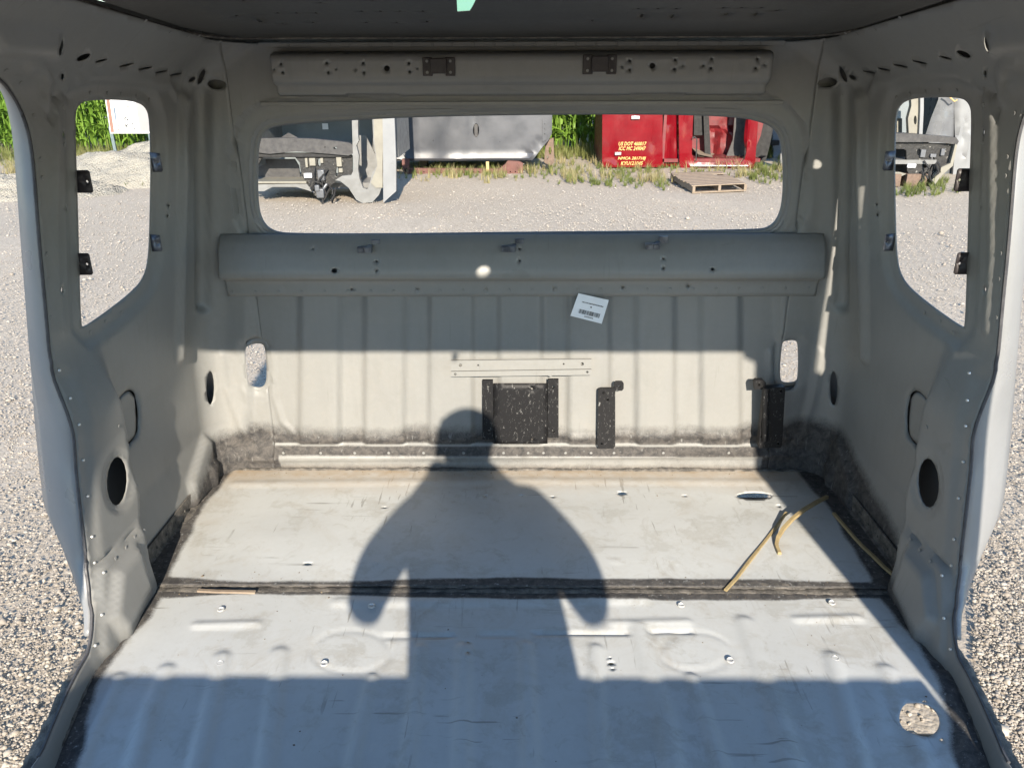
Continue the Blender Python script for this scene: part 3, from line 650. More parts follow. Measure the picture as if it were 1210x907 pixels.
for q in ((67,437),(71,469),(73,499),(76,541),(82,586),(87,634),(92,668),(96,681),(94,731),(88,767)): shell_rivet(*q, rv)
for q in ((110,664),(135,638),(146,622),(148,630),(152,645),(60,375),(117,500),(144,574),(150,597),(123,651)): shell_rivet(*q, rvb)
for q in ((112,111),(132,111),(148,112),(166,114),(181,118),(76,127),(77,171),(48,188),(50,210),(55,300),(57,330),(40,137),(24,98),(7,83),(172,24),(201,38),(222,43),(260,49),(235,42),(241,116),(130,380),(148,370),(112,393)): shell_rivet(*q, rvb)
for x in np.linspace(275, 955, 26): 
    p = on_y(float(x), 284.5 - (x-616)*.006, 2.583); put_rivet((p.x, 2.582, p.z), (0, -1, .9), rvb, ledge)
    p = on_y(float(x), 342.5 - (x-616)*.007, 2.585); put_rivet((p.x, 2.5835, p.z), (0, -1, 0), rvb, ledge)
for x in np.linspace(340, 900, 24):
    p = on_y(float(x), 48.5, 2.563); put_rivet((p.x, 2.5635, HC+.048), (0, -1, 0), rvb, header)
for k, y in enumerate(np.linspace(1.90, 2.46, 9)):
    for sg in (-1, 1): put_rivet((sg*(float(efl(y))-.012), y, FL+.032+.0*k), (-sg, 0, 0), rvk, cab, 'kick_strip_bolt')
for x in (336,380,420,460,501,548,595,624,642,668,698,725,783,860): 
    u, z = ushell(x, 533); put_rivet((u, 2.586, z), (0, -1, 0), rvb, rear)
# ---------------------------------------------------------------- brackets on the rear wall
def plate(name, pts, y, th, mat, holes=(), label=None, parent=None):
    """flat pressed plate on the rear wall: outline measured at distance y"""
    P = [(on_y(px, py, y).x, on_y(px, py, y).z) for px, py in pts]; hs = [[(on_y(a, b, y).x, on_y(a, b, y).z) for a, b in oval(hx_, hy_, hr, hr, 8)] for hx_, hy_, hr in holes]
    o = sheet(name, P, hs, lambda Q: np.c_[Q[:, 0], np.full(len(Q), y), Q[:, 1]], .02, mat, parent or cab, thick=th, hstep=.008, angle=30)
    if label: o['label'] = label
    return o
bp = plate('mounting_plate', [(583,453),(647,453),(647,524),(583,524)], 2.574, .004, M['black'], [(629,459,1.6),(629,519,1.6)], 'square scratched black plate')
plate('plate_flange', [(570,449),(582.5,449),(582.5,519),(570,519)], 2.569, .009, M['black'], [(577,457,1.8),(578,509,1.8)], parent=bp)
plate('plate_flange', [(647.5,448),(660,448),(660,517),(647.5,517)], 2.569, .009, M['black'], [(654,457,1.8),(654,509,1.8)], parent=bp)
rb = plate('hanger_rail', [(533,426),(699,424.5),(699,435.5),(533,438)], 2.572, .010, M['wall'], [(544,431.5,1.8),(565,431.5,1.2),(666,430,1.2),(688,430,2)], 'narrow beige rail above the black plate')
plate('rail_lip', [(533,439),(699,436.5),(699,443),(533,445)], 2.568, .012, M['wall'], [(538,442,1.5),(694,439.5,1.5)], parent=rb)
b2 = plate('narrow_bracket', [(707,461),(710,459),(727,459),(727,466),(727,527),(724,530),(708,530),(706,526)], 2.560, .014, M['black'], [(713,464,1.6),(718,472,1.6),(711,524,1.5)], 'narrow black bracket with an ear')
plate('bracket_ear', [(726,453),(728,451),(735,451),(737,453),(737,459),(735,461.5),(726,461.5)], 2.562, .012, M['black'], [(732,456.5,1.7)], parent=b2)
b3 = plate('corner_bracket', [(904,459),(927.5,457),(928,459),(924,526),(922,529),(897,529),(896.5,527)], 2.535, .03, M['black'], [(923,462,1.5),(900,516,1.5),(920,524,1.5)], 'black bracket in the right rear corner')
plate('bracket_ear', [(891,451),(893,449),(902,449),(905,452),(905,459),(903,460),(892,460)], 2.545, .02, M['black'], [(897,454.5,1.7)], parent=b3)
m = MB(); a = on_y(905, 458, 2.53); b = on_y(904, 520, 2.53); m.tube([a, b], .012, 8); m.build('bracket_roll', M['black'], b3)
# clips on the ledge
t = NT('galvanised_clip'); t.done(t.mix(t.ramp(t.noise(30, 3), [(.4, 0.0), (.6, 1.0)]), (.05, .055, .07), (.13, .14, .16)), .35, .4); M['clip'] = t.m
for x0, y0 in ((424,283),(594,282),(764,279)):
    c = empty('ledge_clip'); c.parent = ledge
    p = on_y(x0+7, y0+12, 2.545); q = on_y(x0+20, y0+4, 2.572)
    m = MB(); m.box(p, (.046, .010, .020)); m.box(p + Vector((-.011, -.006, 0)), (.018, .008, .014)); m.box(p + Vector((.012, -.006, 0)), (.018, .008, .014)); m.build('clip_plate', M['clip'], c, .001)
    m = MB(); m.box(q, (.028, .008, .022)); m.box((p+q)/2, (.014, .022, .008)); m.build('clip_tongue', M['clip'], c, .001)
# label sticker hanging on the wall
def sticker():
    C0 = [on_y(x, y, 2.578) for x, y in ((683.5,346.5),(719.5,354.5),(711,382.5),(674,373))]
    st = empty('paper_label', label=None); st.parent = cab
    V = [C0[0], C0[1], C0[2], C0[3]]; V2 = [p + Vector((0, .0012, 0)) for p in V]
    m = MB(); m.add(V+V2, [(0, 1, 2, 3), (7, 6, 5, 4), (0, 4, 5, 1), (1, 5, 6, 2), (2, 6, 7, 3), (3, 7, 4, 0)]); m.build('paper', M['paper'], st)
    def at(u, v, d=.0008): a = V[0].lerp(V[1], u); b = V[3].lerp(V[2], u); return a.lerp(b, v) + Vector((0, -d, 0))
    ink = MB(); rg = random.Random(3)
    x = .20
    while x < .86:
        w_ = rg.choice((.008, .012, .02)); ink.add([at(x, .62), at(x+w_, .62), at(x+w_, .80), at(x, .80)], [(0, 1, 2, 3)]); x += w_ + rg.choice((.008, .012, .016))
    ink.build('barcode', M['ink'], st, smooth=False)
    tx = MB(); x = .20
    while x < .86:
        w_ = rg.choice((.015, .03, .045)); tx.add([at(x, .29), at(x+w_, .29), at(x+w_, .335), at(x, .335)], [(0, 1, 2, 3)]); x += w_ + .012
    tx.add([at(.5, .42), at(.55, .42), at(.55, .47), at(.5, .47)], [(0, 1, 2, 3)]); x = .42
    while x < .68:
        tx.add([at(x, .85), at(x+.02, .85), at(x+.02, .9), at(x, .9)], [(0, 1, 2, 3)]); x += .035
    tx.build('print_lines', M['ink'], st, smooth=False)
    st['label'] = 'white paper label with a barcode stuck at an angle'
M['paper'] = simple('label_paper', (.78, .80, .83), (.74, .76, .79), 20, .6); M['ink'] = simple('label_ink', (.02, .02, .02), (.04, .04, .04), 20, .6)
sticker()
# window tabs: black tabs on the pillar side, darker metal clips on the rear side of each side window, all turned inwards
for sg in (-1, 1):
    for y0, y1 in ((202, 230), (301, 327)):
        c0 = shell_full(np.array([ushell(94, y0)]))[0]; c1 = shell_full(np.array([ushell(97, y1)]))[0]; h = c0[2]-c1[2]; xx = sg*abs(c0[0])
        tb = [(.02, 0), (-.024, 0), (-.028, -.004), (-.028, -h+.004), (-.024, -h), (.02, -h)]
        P = [(xx+sg*a, c0[2]+b) for a, b in tb]; hole = [(xx - sg*.018 + .0035*math.cos(k*math.pi/4), c0[2]-h*.5+.0035*math.sin(k*math.pi/4)) for k in range(8)]
        sheet('window_tab', P, [hole], lambda Q, y=c0[1]+.012: np.c_[Q[:, 0], np.full(len(Q), y), Q[:, 1]], .02, M['tab'], cab, thick=.003, hstep=.006)
    for y0, y1 in ((180, 204), (277, 298)):
        c0 = shell_full(np.array([ushell(183, y0)]))[0]; c1 = shell_full(np.array([ushell(183, y1)]))[0]; h = c0[2]-c1[2]; xx = sg*abs(c0[0])
        P = [(xx+sg*a, c0[2]+b) for a, b in ((.002, 0), (-.026, -.002), (-.028, -.006), (-.028, -h+.005), (-.024, -h), (.002, -h))]; hole = [(xx - sg*.018 + .003*math.cos(k*math.pi/4), c0[2]-h*.5+.003*math.sin(k*math.pi/4)) for k in range(8)]
        sheet('window_clip', P, [hole], lambda Q, y=c0[1]-.006: np.c_[Q[:, 0], np.full(len(Q), y), Q[:, 1]], .02, M['clip'], cab, thick=.002, hstep=.006)
# ================================================================== GROUND
def gravel_mat(name, c1, c2, c3, bmp=.35):
    t = NT(name)
    def vor(sc):
        v = t.n('ShaderNodeTexVoronoi', feature='F1'); v.inputs['Scale'].default_value = sc; t.l(t.coord(), v.inputs['Vector']); return v
    v = vor(52); v2 = vor(120)
    c = t.mix(t.ramp(v.outputs['Color'], [(.2, 0.0), (.8, 1.0)]), c1, c2)
    c = t.mix(t.ramp(v2.outputs['Color'], [(.35, 0.0), (.9, .7)]), c, c3)
    c = t.mix(t.ramp(v.outputs['Distance'], [(.0, 0.0), (.75, .28)]), c, (.25, .22, .18))
    c = t.mix(t.ramp(t.noise(.35, 6, .65), [(.42, 0.0), (.66, .30)]), c, (.27, .235, .19))
    h = t.math('SUBTRACT', 1.0, t.math('ADD', v.outputs['Distance'], t.math('MULTIPLY', v2.outputs['Distance'], .5)))
    t.bump(h, bmp, .008 if bmp < .5 else .03)
    return t.done(c, .9, 0.0, .2)
M['gravel'] = gravel_mat('crushed_limestone', (.43, .375, .305), (.27, .235, .19), (.45, .395, .325))
M['mound'] = gravel_mat('pale_rubble', (.40, .38, .32), (.28, .265, .225), (.46, .44, .38), .8)
def near_far_ground():
    # one sheet to the horizon, fine near the camera with gentle unevenness
    xs = np.unique(np.r_[np.linspace(-300, -30, 12), np.linspace(-30, -12, 12), np.linspace(-12, 12, 70), np.linspace(12, 30, 12), np.linspace(30, 300, 12)])
    ys = np.unique(np.r_[np.linspace(-300, -10, 10), np.linspace(-10, 0, 8), np.linspace(0, 18, 60), np.linspace(18, 40, 10), np.linspace(40, 300, 10)])
    X, Y = np.meshgrid(xs, ys); Z = .012*np.sin(X*1.3+Y*.7)*np.sin(Y*1.1-X*.4) + .008*np.sin(X*3.7)*np.sin(Y*2.9) - .012
    n = len(xs); V = np.c_[X.ravel(), Y.ravel(), Z.ravel()]; F = [(j*n+i, j*n+i+1, (j+1)*n+i+1, (j+1)*n+i) for j in range(len(ys)-1) for i in range(n-1)]
    tag(link('ground', mesh('ground', V, F), M['gravel']), kind='structure')
near_far_ground()
# loose stones (uncountable)
def stones(name, pts, sz, mat, seed=0):
    rg = np.random.default_rng(seed); n = len(pts)
    base = np.array([(1, 0, 0), (0, 1, 0), (-1, 0, 0), (0, -1, 0), (.0, 0, .75), (.55, .55, .45), (-.55, .55, .4), (-.55, -.55, .45), (.55, -.55, .4)], float)
    fc = np.array([(0, 1, 5), (1, 2, 6), (2, 3, 7), (3, 0, 8), (4, 5, 6), (4, 6, 7), (4, 7, 8), (4, 8, 5), (5, 1, 6), (6, 2, 7), (7, 3, 8), (8, 0, 5)])
    V = base[None]*rg.uniform(.7, 1.25, (n, 9, 1)) * (sz[:, None, None]*rg.uniform(.6, 1.2, (n, 1, 3)))
    a = rg.uniform(0, 6.28, n); c, s_ = np.cos(a)[:, None], np.sin(a)[:, None]
    V = np.stack([V[..., 0]*c - V[..., 1]*s_, V[..., 0]*s_ + V[..., 1]*c, V[..., 2]], -1) + pts[:, None, :]
    F = (fc[None] + np.arange(n)[:, None, None]*9).reshape(-1, 3); V = V.reshape(-1, 3)
    me = bpy.data.meshes.new(name); me.vertices.add(len(V)); me.vertices.foreach_set('co', V.astype('f').ravel()); me.loops.add(len(F)*3); me.loops.foreach_set('vertex_index', F.astype('i').ravel())
    me.polygons.add(len(F)); me.polygons.foreach_set('loop_start', np.arange(0, len(F)*3, 3, dtype='i')); me.update(calc_edges=True)
    at = me.attributes.new('tone', 'FLOAT', 'POINT'); at.data.foreach_set('value', np.repeat(rg.random(n), 9).astype('f'))
    return tag(link(name, me, mat, smooth=False), kind='stuff')
t = NT('loose_limestone_chips'); M['chips'] = t.done(t.mix(t.ramp(t.attr('tone'), [(0, 0.0), (1, 1.0)]), t.mix(t.noise(60, 4), (.42, .38, .32), (.34, .305, .26)), (.22, .19, .16)), .9, 0, .2)
def px_region(boxes, n, seed):
    rg = np.random.default_rng(seed); P = []
    ar = np.array([(b[1]-b[0])*(b[3]-b[2]) for b in boxes], float); ar /= ar.sum()
    for b, k in zip(boxes, rg.multinomial(n, ar)):
        for _ in range(k):
            p = on_z(rg.uniform(b[0], b[1]), rg.uniform(b[2], b[3]), 0); P.append((p.x, p.y, -.002))
    return np.array(P)
sp = px_region([(-40,100,235,907),(1150,1250,235,907),(300,930,205,280),(300,930,205,280),(90,185,195,390),(1050,1150,215,380),(285,315,405,465),(918,948,398,460)], 85000, 4)
kk = np.sin(sp[:, 0]*1.1+1)*np.sin(sp[:, 1]*.8) + .5*np.sin(sp[:, 0]*2.7+sp[:, 1]*1.9); sp = sp[(kk > -.45) | (np.random.default_rng(2).random(len(sp)) < .5)]
rgs = np.random.default_rng(5); dist = np.hypot(sp[:, 0], sp[:, 1]); sz = np.exp(rgs.normal(-5.6, .48, len(sp)))*np.clip(dist/7, .95, 1.35)
stones('gravel_chips', sp, sz, M['chips'], 6)
u_ = rgs.uniform(.5, 1.35, 2500); v_ = rgs.uniform(1.3, 3.2, 2500); stones('gravel_chips', np.c_[u_, v_, np.full(2500, -.002)], np.exp(rgs.normal(-5.1, .4, 2500)), M['chips'], 8)
# crumbs and grit lying on the cab floor along the seam and the rear edge
rgd = np.random.default_rng(12); n_ = 900
gx = rgd.uniform(-1.04, 1.04, n_); gy = np.where(rgd.random(n_) < .45, sy + rgd.normal(0, .03, n_), np.where(rgd.random(n_) < .6, 2.58 - np.abs(rgd.normal(0, .05, n_)), rgd.uniform(1.2, 2.5, n_))); ok_ = (gy < 2.585) & (np.abs(gx) < .98); gx, gy = gx[ok_], gy[ok_]
M['crumb'] = simple('dirt_crumbs', (.05, .04, .03), (.22, .17, .11), 200, .9)
stones('floor_debris', np.c_[gx, gy, np.where(gy > sy, FL+.0078, FL-.0042)], np.exp(rgd.normal(-6.7, .45, len(gx))), M['crumb'], 13)
# rubble mounds at the left
def mound(cx, cy, rx, ry, h, label, seed):
    rg = np.random.default_rng(seed); n = 46; V = []; F = []
    ph = rg.uniform(0, 6, 6)
    for j in range(n+1):
        for i in range(n+1):
            x = -1 + 2*i/n; y = -1 + 2*j/n; r = math.hypot(x, y)
            z = h*max(0, 1-r**2)**1.2*(1 + .25*math.sin(5*x+ph[0])*math.cos(4*y+ph[1]) + .12*math.sin(13*x+ph[2])*math.sin(11*y+ph[3])) + (rg.random()*.06 if r < 1 else 0) - .03
            V.append((cx + x*rx, cy + y*ry, z))
    F = [(j*(n+1)+i, j*(n+1)+i+1, (j+1)*(n+1)+i+1, (j+1)*(n+1)+i) for j in range(n) for i in range(n)]
    tag(link('gravel_mound', mesh('gravel_mound', V, F), M['mound'], smooth=True, angle=80), kind='structure')
a = on_z(150, 218, 0); mound(a.x, a.y+.5, 2.2, .9, .38, '', 1)
a = on_z(10, 232, 0); mound(a.x-.4, a.y+.4, 1.9, .8, .25, '', 2)
a = on_z(165, 200, 0); mound(a.x+.4, a.y+.6, 1.6, .8, .42, '', 3)
# ================================================================== VEGETATION
def leafmat(name, c1, c2, c3):
    t = NT(name); c = t.mix(t.ramp(t.noise(1.7, 3), [(.35, 0.0), (.65, 1.0)]), c1, c2); oi = t.n('ShaderNodeObjectInfo')
    c = t.mix(t.math('MULTIPLY', oi.outputs['Random'], .6), c, c3); t.done(c, .5, 0, .35)
    tr = t.n('ShaderNodeBsdfTranslucent'); t.l(c, tr.inputs['Color']); ms = t.n('ShaderNodeMixShader'); ms.inputs[0].default_value = .30
    t.l(t.b.outputs[0], ms.inputs[1]); t.l(tr.outputs[0], ms.inputs[2]); t.l(ms.outputs[0], t.t.nodes['Material Output'].inputs[0]); return t.m
M['corn'] = leafmat('corn_leaf', (.10, .20, .025), (.16, .28, .04), (.20, .32, .05)); M['weed'] = leafmat('weed_leaf', (.095, .14, .03), (.15, .185, .05), (.22, .21, .08)); M['dry'] = leafmat('dry_grass', (.34, .29, .15), (.26, .25, .10), (.38, .32, .18))
def corn_geo(seed, n_leaf=13, H=2.35):
    rg = random.Random(seed); m = MB(); pts = [(rg.uniform(-.02, .02)*k, rg.uniform(-.02, .02)*k, H*k/6) for k in range(7)]
    m.tube(pts, [.013]*3 + [.010]*2 + [.006, .004], 5)
    for k in range(n_leaf):
        z = H*(.07 + .86*k/n_leaf); a = k*math.pi + rg.uniform(-.7, .7) + .9; L = rg.uniform(.45, .80)*(1 - .35*abs(k/n_leaf-.45)); el = rg.uniform(.75, 1.25); wd = rg.uniform(.024, .040)
        V = []; p = Vector((0, 0, z)); dr = Vector((math.cos(a), math.sin(a), 0)); sd = Vector((-dr.y, dr.x, 0)); ns = 6
        for i in range(ns+1):
            f = i/ns; w2 = wd*(math.sin(math.pi*min(f*.82+.18, 1))**.7) if f < 1 else .001; tw = sd*math.cos(f*1.2*(rg.random()-.3)) + Vector((0, 0, 1))*math.sin(f*.5)
            V += [p - tw*w2 + Vector((0, 0, w2*.35)), p, p + tw*w2 + Vector((0, 0, w2*.35))]
            e = el - 2.2*f**1.3; p = p + (dr*math.cos(e) + Vector((0, 0, 1))*math.sin(e))*(L/ns)
        m.add(V, [(3*i+j, 3*i+j+1, 3*i+j+4, 3*i+j+3) for i in range(ns) for j in range(2)])
    return m
cm = [corn_geo(k, 10 + k % 4, 2.2 + .1*(k % 3)) for k in range(5)]; cme = []
for k, m in enumerate(cm):
    me = mesh('corn_plant', m.v, m.f); me.materials.append(M['corn']); me.polygons.foreach_set('use_smooth', np.ones(len(me.polygons), bool)); cme.append(me)
def wedge_x(px, y): return on_y(px, 200, y).x
corn_spots = []; rgc = random.Random(11)
for x0, x1, k in ((-30, 215, 150), (630, 735, 80), (1035, 1125, 50)):
    rows = (17.2, 17.9, 18.6)
    for j in range(k):
        y = rows[j % 3] + rgc.uniform(-.1, .1); xa, xb = wedge_x(x0, y), wedge_x(x1, y); corn_spots.append((xa + (xb-xa)*((j//3 + rgc.uniform(.1, .9))/(k/3)), y))
for k, (x, y) in enumerate(corn_spots):
    o = bpy.data.objects.new('corn_plant', cme[k % 5]); COL.objects.link(o); o.location = (x, y, -.02); o.rotation_euler = (rgc.uniform(-.06, .06), rgc.uniform(-.06, .06), rgc.uniform(0, 6.28)); s_ = rgc.uniform(.85, 1.1); o.scale = (s_, s_, s_)
    tag(o, 'tall green corn plant with arching leaves in the front rows of the field', 'corn plant', 'corn plants in the front rows of the field')
def cloud(name, geos, spots, mat, seed):
    rg = np.random.default_rng(seed); VV = []; FF_ = []; off = 0
    G = [(np.array(g.v), np.array([q for q in g.f if len(q) == 4])) for g in geos]
    for k, (x, y, s_) in enumerate(spots):
        v, f = G[k % len(G)]; a = rg.uniform(0, 6.28); c, s2 = math.cos(a), math.sin(a)
        VV.append(np.c_[(v[:, 0]*c - v[:, 1]*s2)*s_ + x, (v[:, 0]*s2 + v[:, 1]*c)*s_ + y, v[:, 2]*s_]); FF_.append(f + off); off += len(v)
    V = np.concatenate(VV); F = np.concatenate(FF_); me = bpy.data.meshes.new(name); me.vertices.add(len(V)); me.vertices.foreach_set('co', V.astype('f').ravel())
    me.loops.add(F.size); me.loops.foreach_set('vertex_index', F.astype('i').ravel()); me.polygons.add(len(F)); me.polygons.foreach_set('loop_start', np.arange(0, F.size, 4, dtype='i')); me.update(calc_edges=True)
    return tag(link(name, me, mat, smooth=True, angle=80), kind='stuff')
sp2 = []
for r in range(9):
    y = 17.2 + r*.75
    for x in np.arange(-20, 17, .24):
        if r < 3 and any(wedge_x(a, y)-.1 < x < wedge_x(b, y)+.1 for a, b in ((-30, 215), (630, 735), (1035, 1125))): continue
        sp2.append((x + rgc.uniform(-.06, .06), y + rgc.uniform(-.12, .12), rgc.uniform(.85, 1.12)))
cloud('corn_field', cm, sp2, M['corn'], 3)
def tuft(seed, n, L, wd=.006, lean=.5):
    rg = random.Random(seed); m = MB()
    for _ in range(n):
        a = rg.uniform(0, 6.28); d = Vector((math.cos(a), math.sin(a), 0)); sd = Vector((-d.y, d.x, 0)); p = d*rg.uniform(0, .05); l = L*rg.uniform(.5, 1.1); le = rg.uniform(.1, lean); V = []
        for i in range(4):
            f = i/3; w2 = wd*(1-f*.9)*rg.uniform(.8, 1.6); q = p + d*l*le*f*f + Vector((0, 0, 1))*l*f*(1-.25*le*f); V += [q - sd*w2, q + sd*w2]
        m.add(V, [(2*i, 2*i+1, 2*i+3, 2*i+2) for i in range(3)])
    return m
tg = [tuft(k, 16, .22, .007, .9) for k in range(4)] + [tuft(9, 12, .38, .006, .6)]; td = [tuft(20+k, 12, .26, .004, .8) for k in range(3)]
def band(boxes, n, seed, smin=.5, smax=1.2):
    rg = np.random.default_rng(seed); out = []
    for (x0, x1, y0, y1), k in zip(boxes, n):
        cl = [(rg.uniform(x0, x1), rg.uniform(y0, y1)) for _ in range(max(3, k//14))]
        for _ in range(k):
            if rg.random() < .65: c = cl[rg.integers(len(cl))]; px, py = c[0] + rg.normal()*(x1-x0)*.04, c[1] + rg.normal()*1.6
            else: px, py = rg.uniform(x0, x1), rg.uniform(y0, y1)
            py = min(max(py, y0-2), y1+2); p = on_z(px, py, 0); out.append((p.x, p.y, rg.uniform(smin, smax)))
    return out
cloud('weeds', tg, band([(470,660,199,211),(640,800,193,220),(700,930,198,208),(880,940,196,218),(1052,1112,214,232),(740,800,212,224),(0,200,186,196),(120,190,205,222),(0,30,215,235),(1110,1150,212,226)], [150, 170, 110, 110, 110, 26, 300, 20, 20, 26], 2, .22, .62), M['weed'], 4)
cloud('dry_grass', td, band([(480,660,200,211),(645,800,190,216),(800,930,196,210),(60,200,184,192),(0,60,192,208),(470,640,206,215)], [70, 170, 90, 240, 120, 20], 7, .35, .85), M['dry'], 5)
cloud('weeds', tg, [(rgc.uniform(-14, 13), rgc.uniform(15.8, 17.2), rgc.uniform(.5, 1.1)) for _ in range(1500)], M['weed'], 14)
# ================================================================== SALVAGED CABS AND OTHER THINGS IN THE YARD
M['white'] = simple('worn_white_paint', (.17, .172, .17), (.13, .13, .125), 8, .4); M['dash'] = simple('charcoal_dash_plastic', (.022, .021, .023), (.05, .048, .047), 14, .5)
def firewall_mat():
    t = NT('dirty_black_firewall'); sp = t.noise(17, 5, .7); sp2 = t.noise(11, 4, .7)
    c = t.mix(t.ramp(sp, [(.62, 0.0), (.66, .8)]), (.008, .008, .008), (.30, .29, .26)); c = t.mix(t.ramp(sp2, [(.5, 0.0), (.75, .3)]), c, (.07, .065, .06)); t.bump(sp, .6, .02); return t.done(c, .6)
M['fire'] = firewall_mat(); M['greybody'] = simple('matt_grey_cab_paint', (.07, .073, .082), (.05, .053, .06), 1.6, .38, .1); M['dark'] = simple('dark_opening', (.012, .012, .013), (.02, .02, .02), 10, .8)
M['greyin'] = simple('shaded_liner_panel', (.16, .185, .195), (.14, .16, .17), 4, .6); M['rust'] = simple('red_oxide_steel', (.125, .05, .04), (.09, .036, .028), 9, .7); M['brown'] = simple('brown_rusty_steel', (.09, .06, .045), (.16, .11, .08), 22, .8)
M['red'] = simple('glossy_red_paint', (.155, .0045, .009), (.12, .004, .008), 3, .14, bump=.01, spec=.4); M['redin'] = simple('chalky_red_interior', (.15, .010, .013), (.08, .008, .010), 9, .5); M['wood'] = simple('weathered_pallet_wood', (.24, .19, .14), (.17, .13, .095), 16, .8); M['yellow'] = simple('faded_timber_stake', (.50, .36, .16), (.42, .30, .14), 16, .8)
M['silver'] = simple('silver_body_paint', (.13, .135, .145), (.10, .105, .115), 3, .3, .2); M['cream'] = simple('cream_panel', (.20, .19, .155), (.16, .15, .125), 6, .5); M['blue'] = simple('blue_grey_body', (.14, .175, .22), (.11, .14, .18), 4, .4); M['chrome'] = simple('dull_chrome', (.6, .6, .6), (.4, .4, .4), 20, .3, .8)
M['yelltext'] = simple('yellow_vinyl_letters', (.55, .42, .13), (.48, .37, .11), 20, .5)
def pan(name, poly, Y, th, mat, parent, holes=(), slope=None, bevel=0, label=None, step=.12, fe=()):
    """solid panel standing at distance Y (metres), outlined as seen, th thick; slope tilts it front to back"""
    y0 = Y; Q = [on_y(a, b, Y) for a, b in poly]; P = [(q.x, q.z) for q in Q]; hs = [[(on_y(a, b, Y).x, on_y(a, b, Y).z) for a, b in h] for h in holes]
    area = sum(P[i-1][0]*P[i][1]-P[i][0]*P[i-1][1] for i in range(len(P)))
    if area < 0: P = P[::-1]
    sl = slope or (lambda x, z: 0*x)
    o = sheet(name, P, hs, lambda Q_: np.c_[Q_[:, 0], y0 + sl(Q_[:, 0], Q_[:, 1]), Q_[:, 1]], step, mat, parent, thick=th, angle=35, feats=fe)
    if label: o['label'] = label
    return o
def box2(name, x0, x1, y0, y1, Y, D, mat, parent, bevel=.01):
    a = on_y(x0, y0, Y); b = on_y(x1, y1, Y); m = MB(); m.box(((a.x+b.x)/2, Y+D/2, (a.z+b.z)/2), (abs(b.x-a.x), D, abs(a.z-b.z))); return m.build(name, mat, parent, bevel)
def pxm(Y): return on_y(617, 200, Y).x - on_y(616, 200, Y).x
def zpx(py, Y): return on_y(616, py, Y).z
def holed(Y, pts): return [(on_y(a, b, Y).x, on_y(a, b, Y).z) for a, b in pts]
# ---- left: pale cab open at the front with a black firewall
YA = on_z(430, 240, 0).y
A = empty('salvaged_cab', (on_y(385, 200, YA).x, YA, 0), label='pale cab shell with torn black firewall, seen left through the rear window', cat='truck cab', group='salvaged cabs standing in the gravel yard')
def ap(name, *a, **k):
    o = pan(name, *a, **k); return o
def reparent(root):  # children were built in world space
    for o in list(bpy.data.objects):
        if o.parent == root: o.matrix_parent_inverse = Matrix.Translation(root.location).inverted()
ap('rear_panel', [(285,95),(440,95),(440,214),(285,214)], YA+1.5, .02, M['greyin'], A, fe=[('e', holed(YA+1.5, [(x, 60), (x+9, 60), (x+9, 200), (x, 200)]), .025, .03) for x in (300, 322, 344, 358, 375, 391, 408, 424)])
ap('dash_panel', [(286,164),(330,163),(370,164),(400,167),(413,169),(418,172),(418,181),(412,184),(390,182),(350,179),(318,182),(286,178)], YA+.08, .09, M['dash'], A, holes=[oval(396,175,2.3,1.5,8), oval(384,174,.8,.8,6)])
ap('firewall', [(286,182),(416,184),(416,206),(400,212),(390,220),(386,231),(377,235),(371,230),(366,220),(362,214),(356,207),(354,192),(349,186),(310,186),(304,196),(286,214)], YA+.16, .05, M['fire'], A, holes=[oval(377,192,2.2,5,8), oval(398,203,1.6,6,8)])
box2('firewall_rail', 300, 415, 181, 186, YA+.12, .06, M['dark'], A)
for x0, x1, y0, y1 in ((360,364,187,198),(365,373,187,196),(378,382,187,193),(397,404,186,197),(400,405,199,204)): box2('access_cover', x0, x1, y0, y1, YA+.12, .04, M['cream'], A, .004)
box2('firewall_label', 359, 368.5, 205, 210, YA+.12, .035, M['paper'], A, .002); box2('heater_box', 374.5, 383.5, 201, 214, YA+.06, .12, M['silver'], A, .01)
m = MB(); rg = random.Random(5)
for k in range(14):
    p = on_y(rg.uniform(372, 397), rg.uniform(196, 226), YA+.12); q = p + Vector((rg.uniform(-.12, .12), -rg.uniform(.02, .12), rg.uniform(-.28, -.05))); m.tube([p, (p+q)/2 + Vector((rg.uniform(-.06, .06), -.05, 0)), q], .012, 5)
m.build('torn_loom', M['dark'], A)
m = MB(); p = on_y(379, 228, YA+.02); m.box(p, (.10, .10, .12)); m.box(p + Vector((-.03, -.04, .07)), (.06, .06, .08)); m.tube([p, p + Vector((.09, .02, .12))], .02, 6); m.build('steering_shaft_joint', M['silver'], A, .01)
ap('wheel_arch_liner', [(286,214),(300,194),(310,188),(348,188),(353,196),(355,212),(350,217),(300,217)], YA+.55, .03, M['dash'], A)
box2('arch_step', 290, 362, 214.5, 216.8, YA+.10, .5, M['cream'], A, .005)
ap('sill_panel', [(300,218),(362,217),(372,228),(364,225),(350,221),(322,221),(312,226),(303,226)], YA+.12, .05, M['white'], A)
ap('door_frame', [(414.5,95),(452,95),(451,140),(449,170),(447,188),(452,200),(453,215),(448,230),(440,239),(428,240),(421,236),(412,222),(402,214),(396,213),(404,208),(415,207),(419,198),(417,184)], YA+.04, .07, M['white'], A,
   holes=[[(423,110),(440,110),(440,140),(441,165),(444,186),(446,196),(440,204),(437,216),(434,224),(429,222),(425,212),(423,200),(424,184),(421,172),(424,166),(423,158)]])
ap('inner_cab_side', [(420,160),(432,160),(446,188),(446,222),(424,222)], YA+1.0, .03, M['white'], A, holes=[])
ap('cab_floor', [(300,216),(446,216),(446,222),(300,222)], YA+.4, .9, M['white'], A)
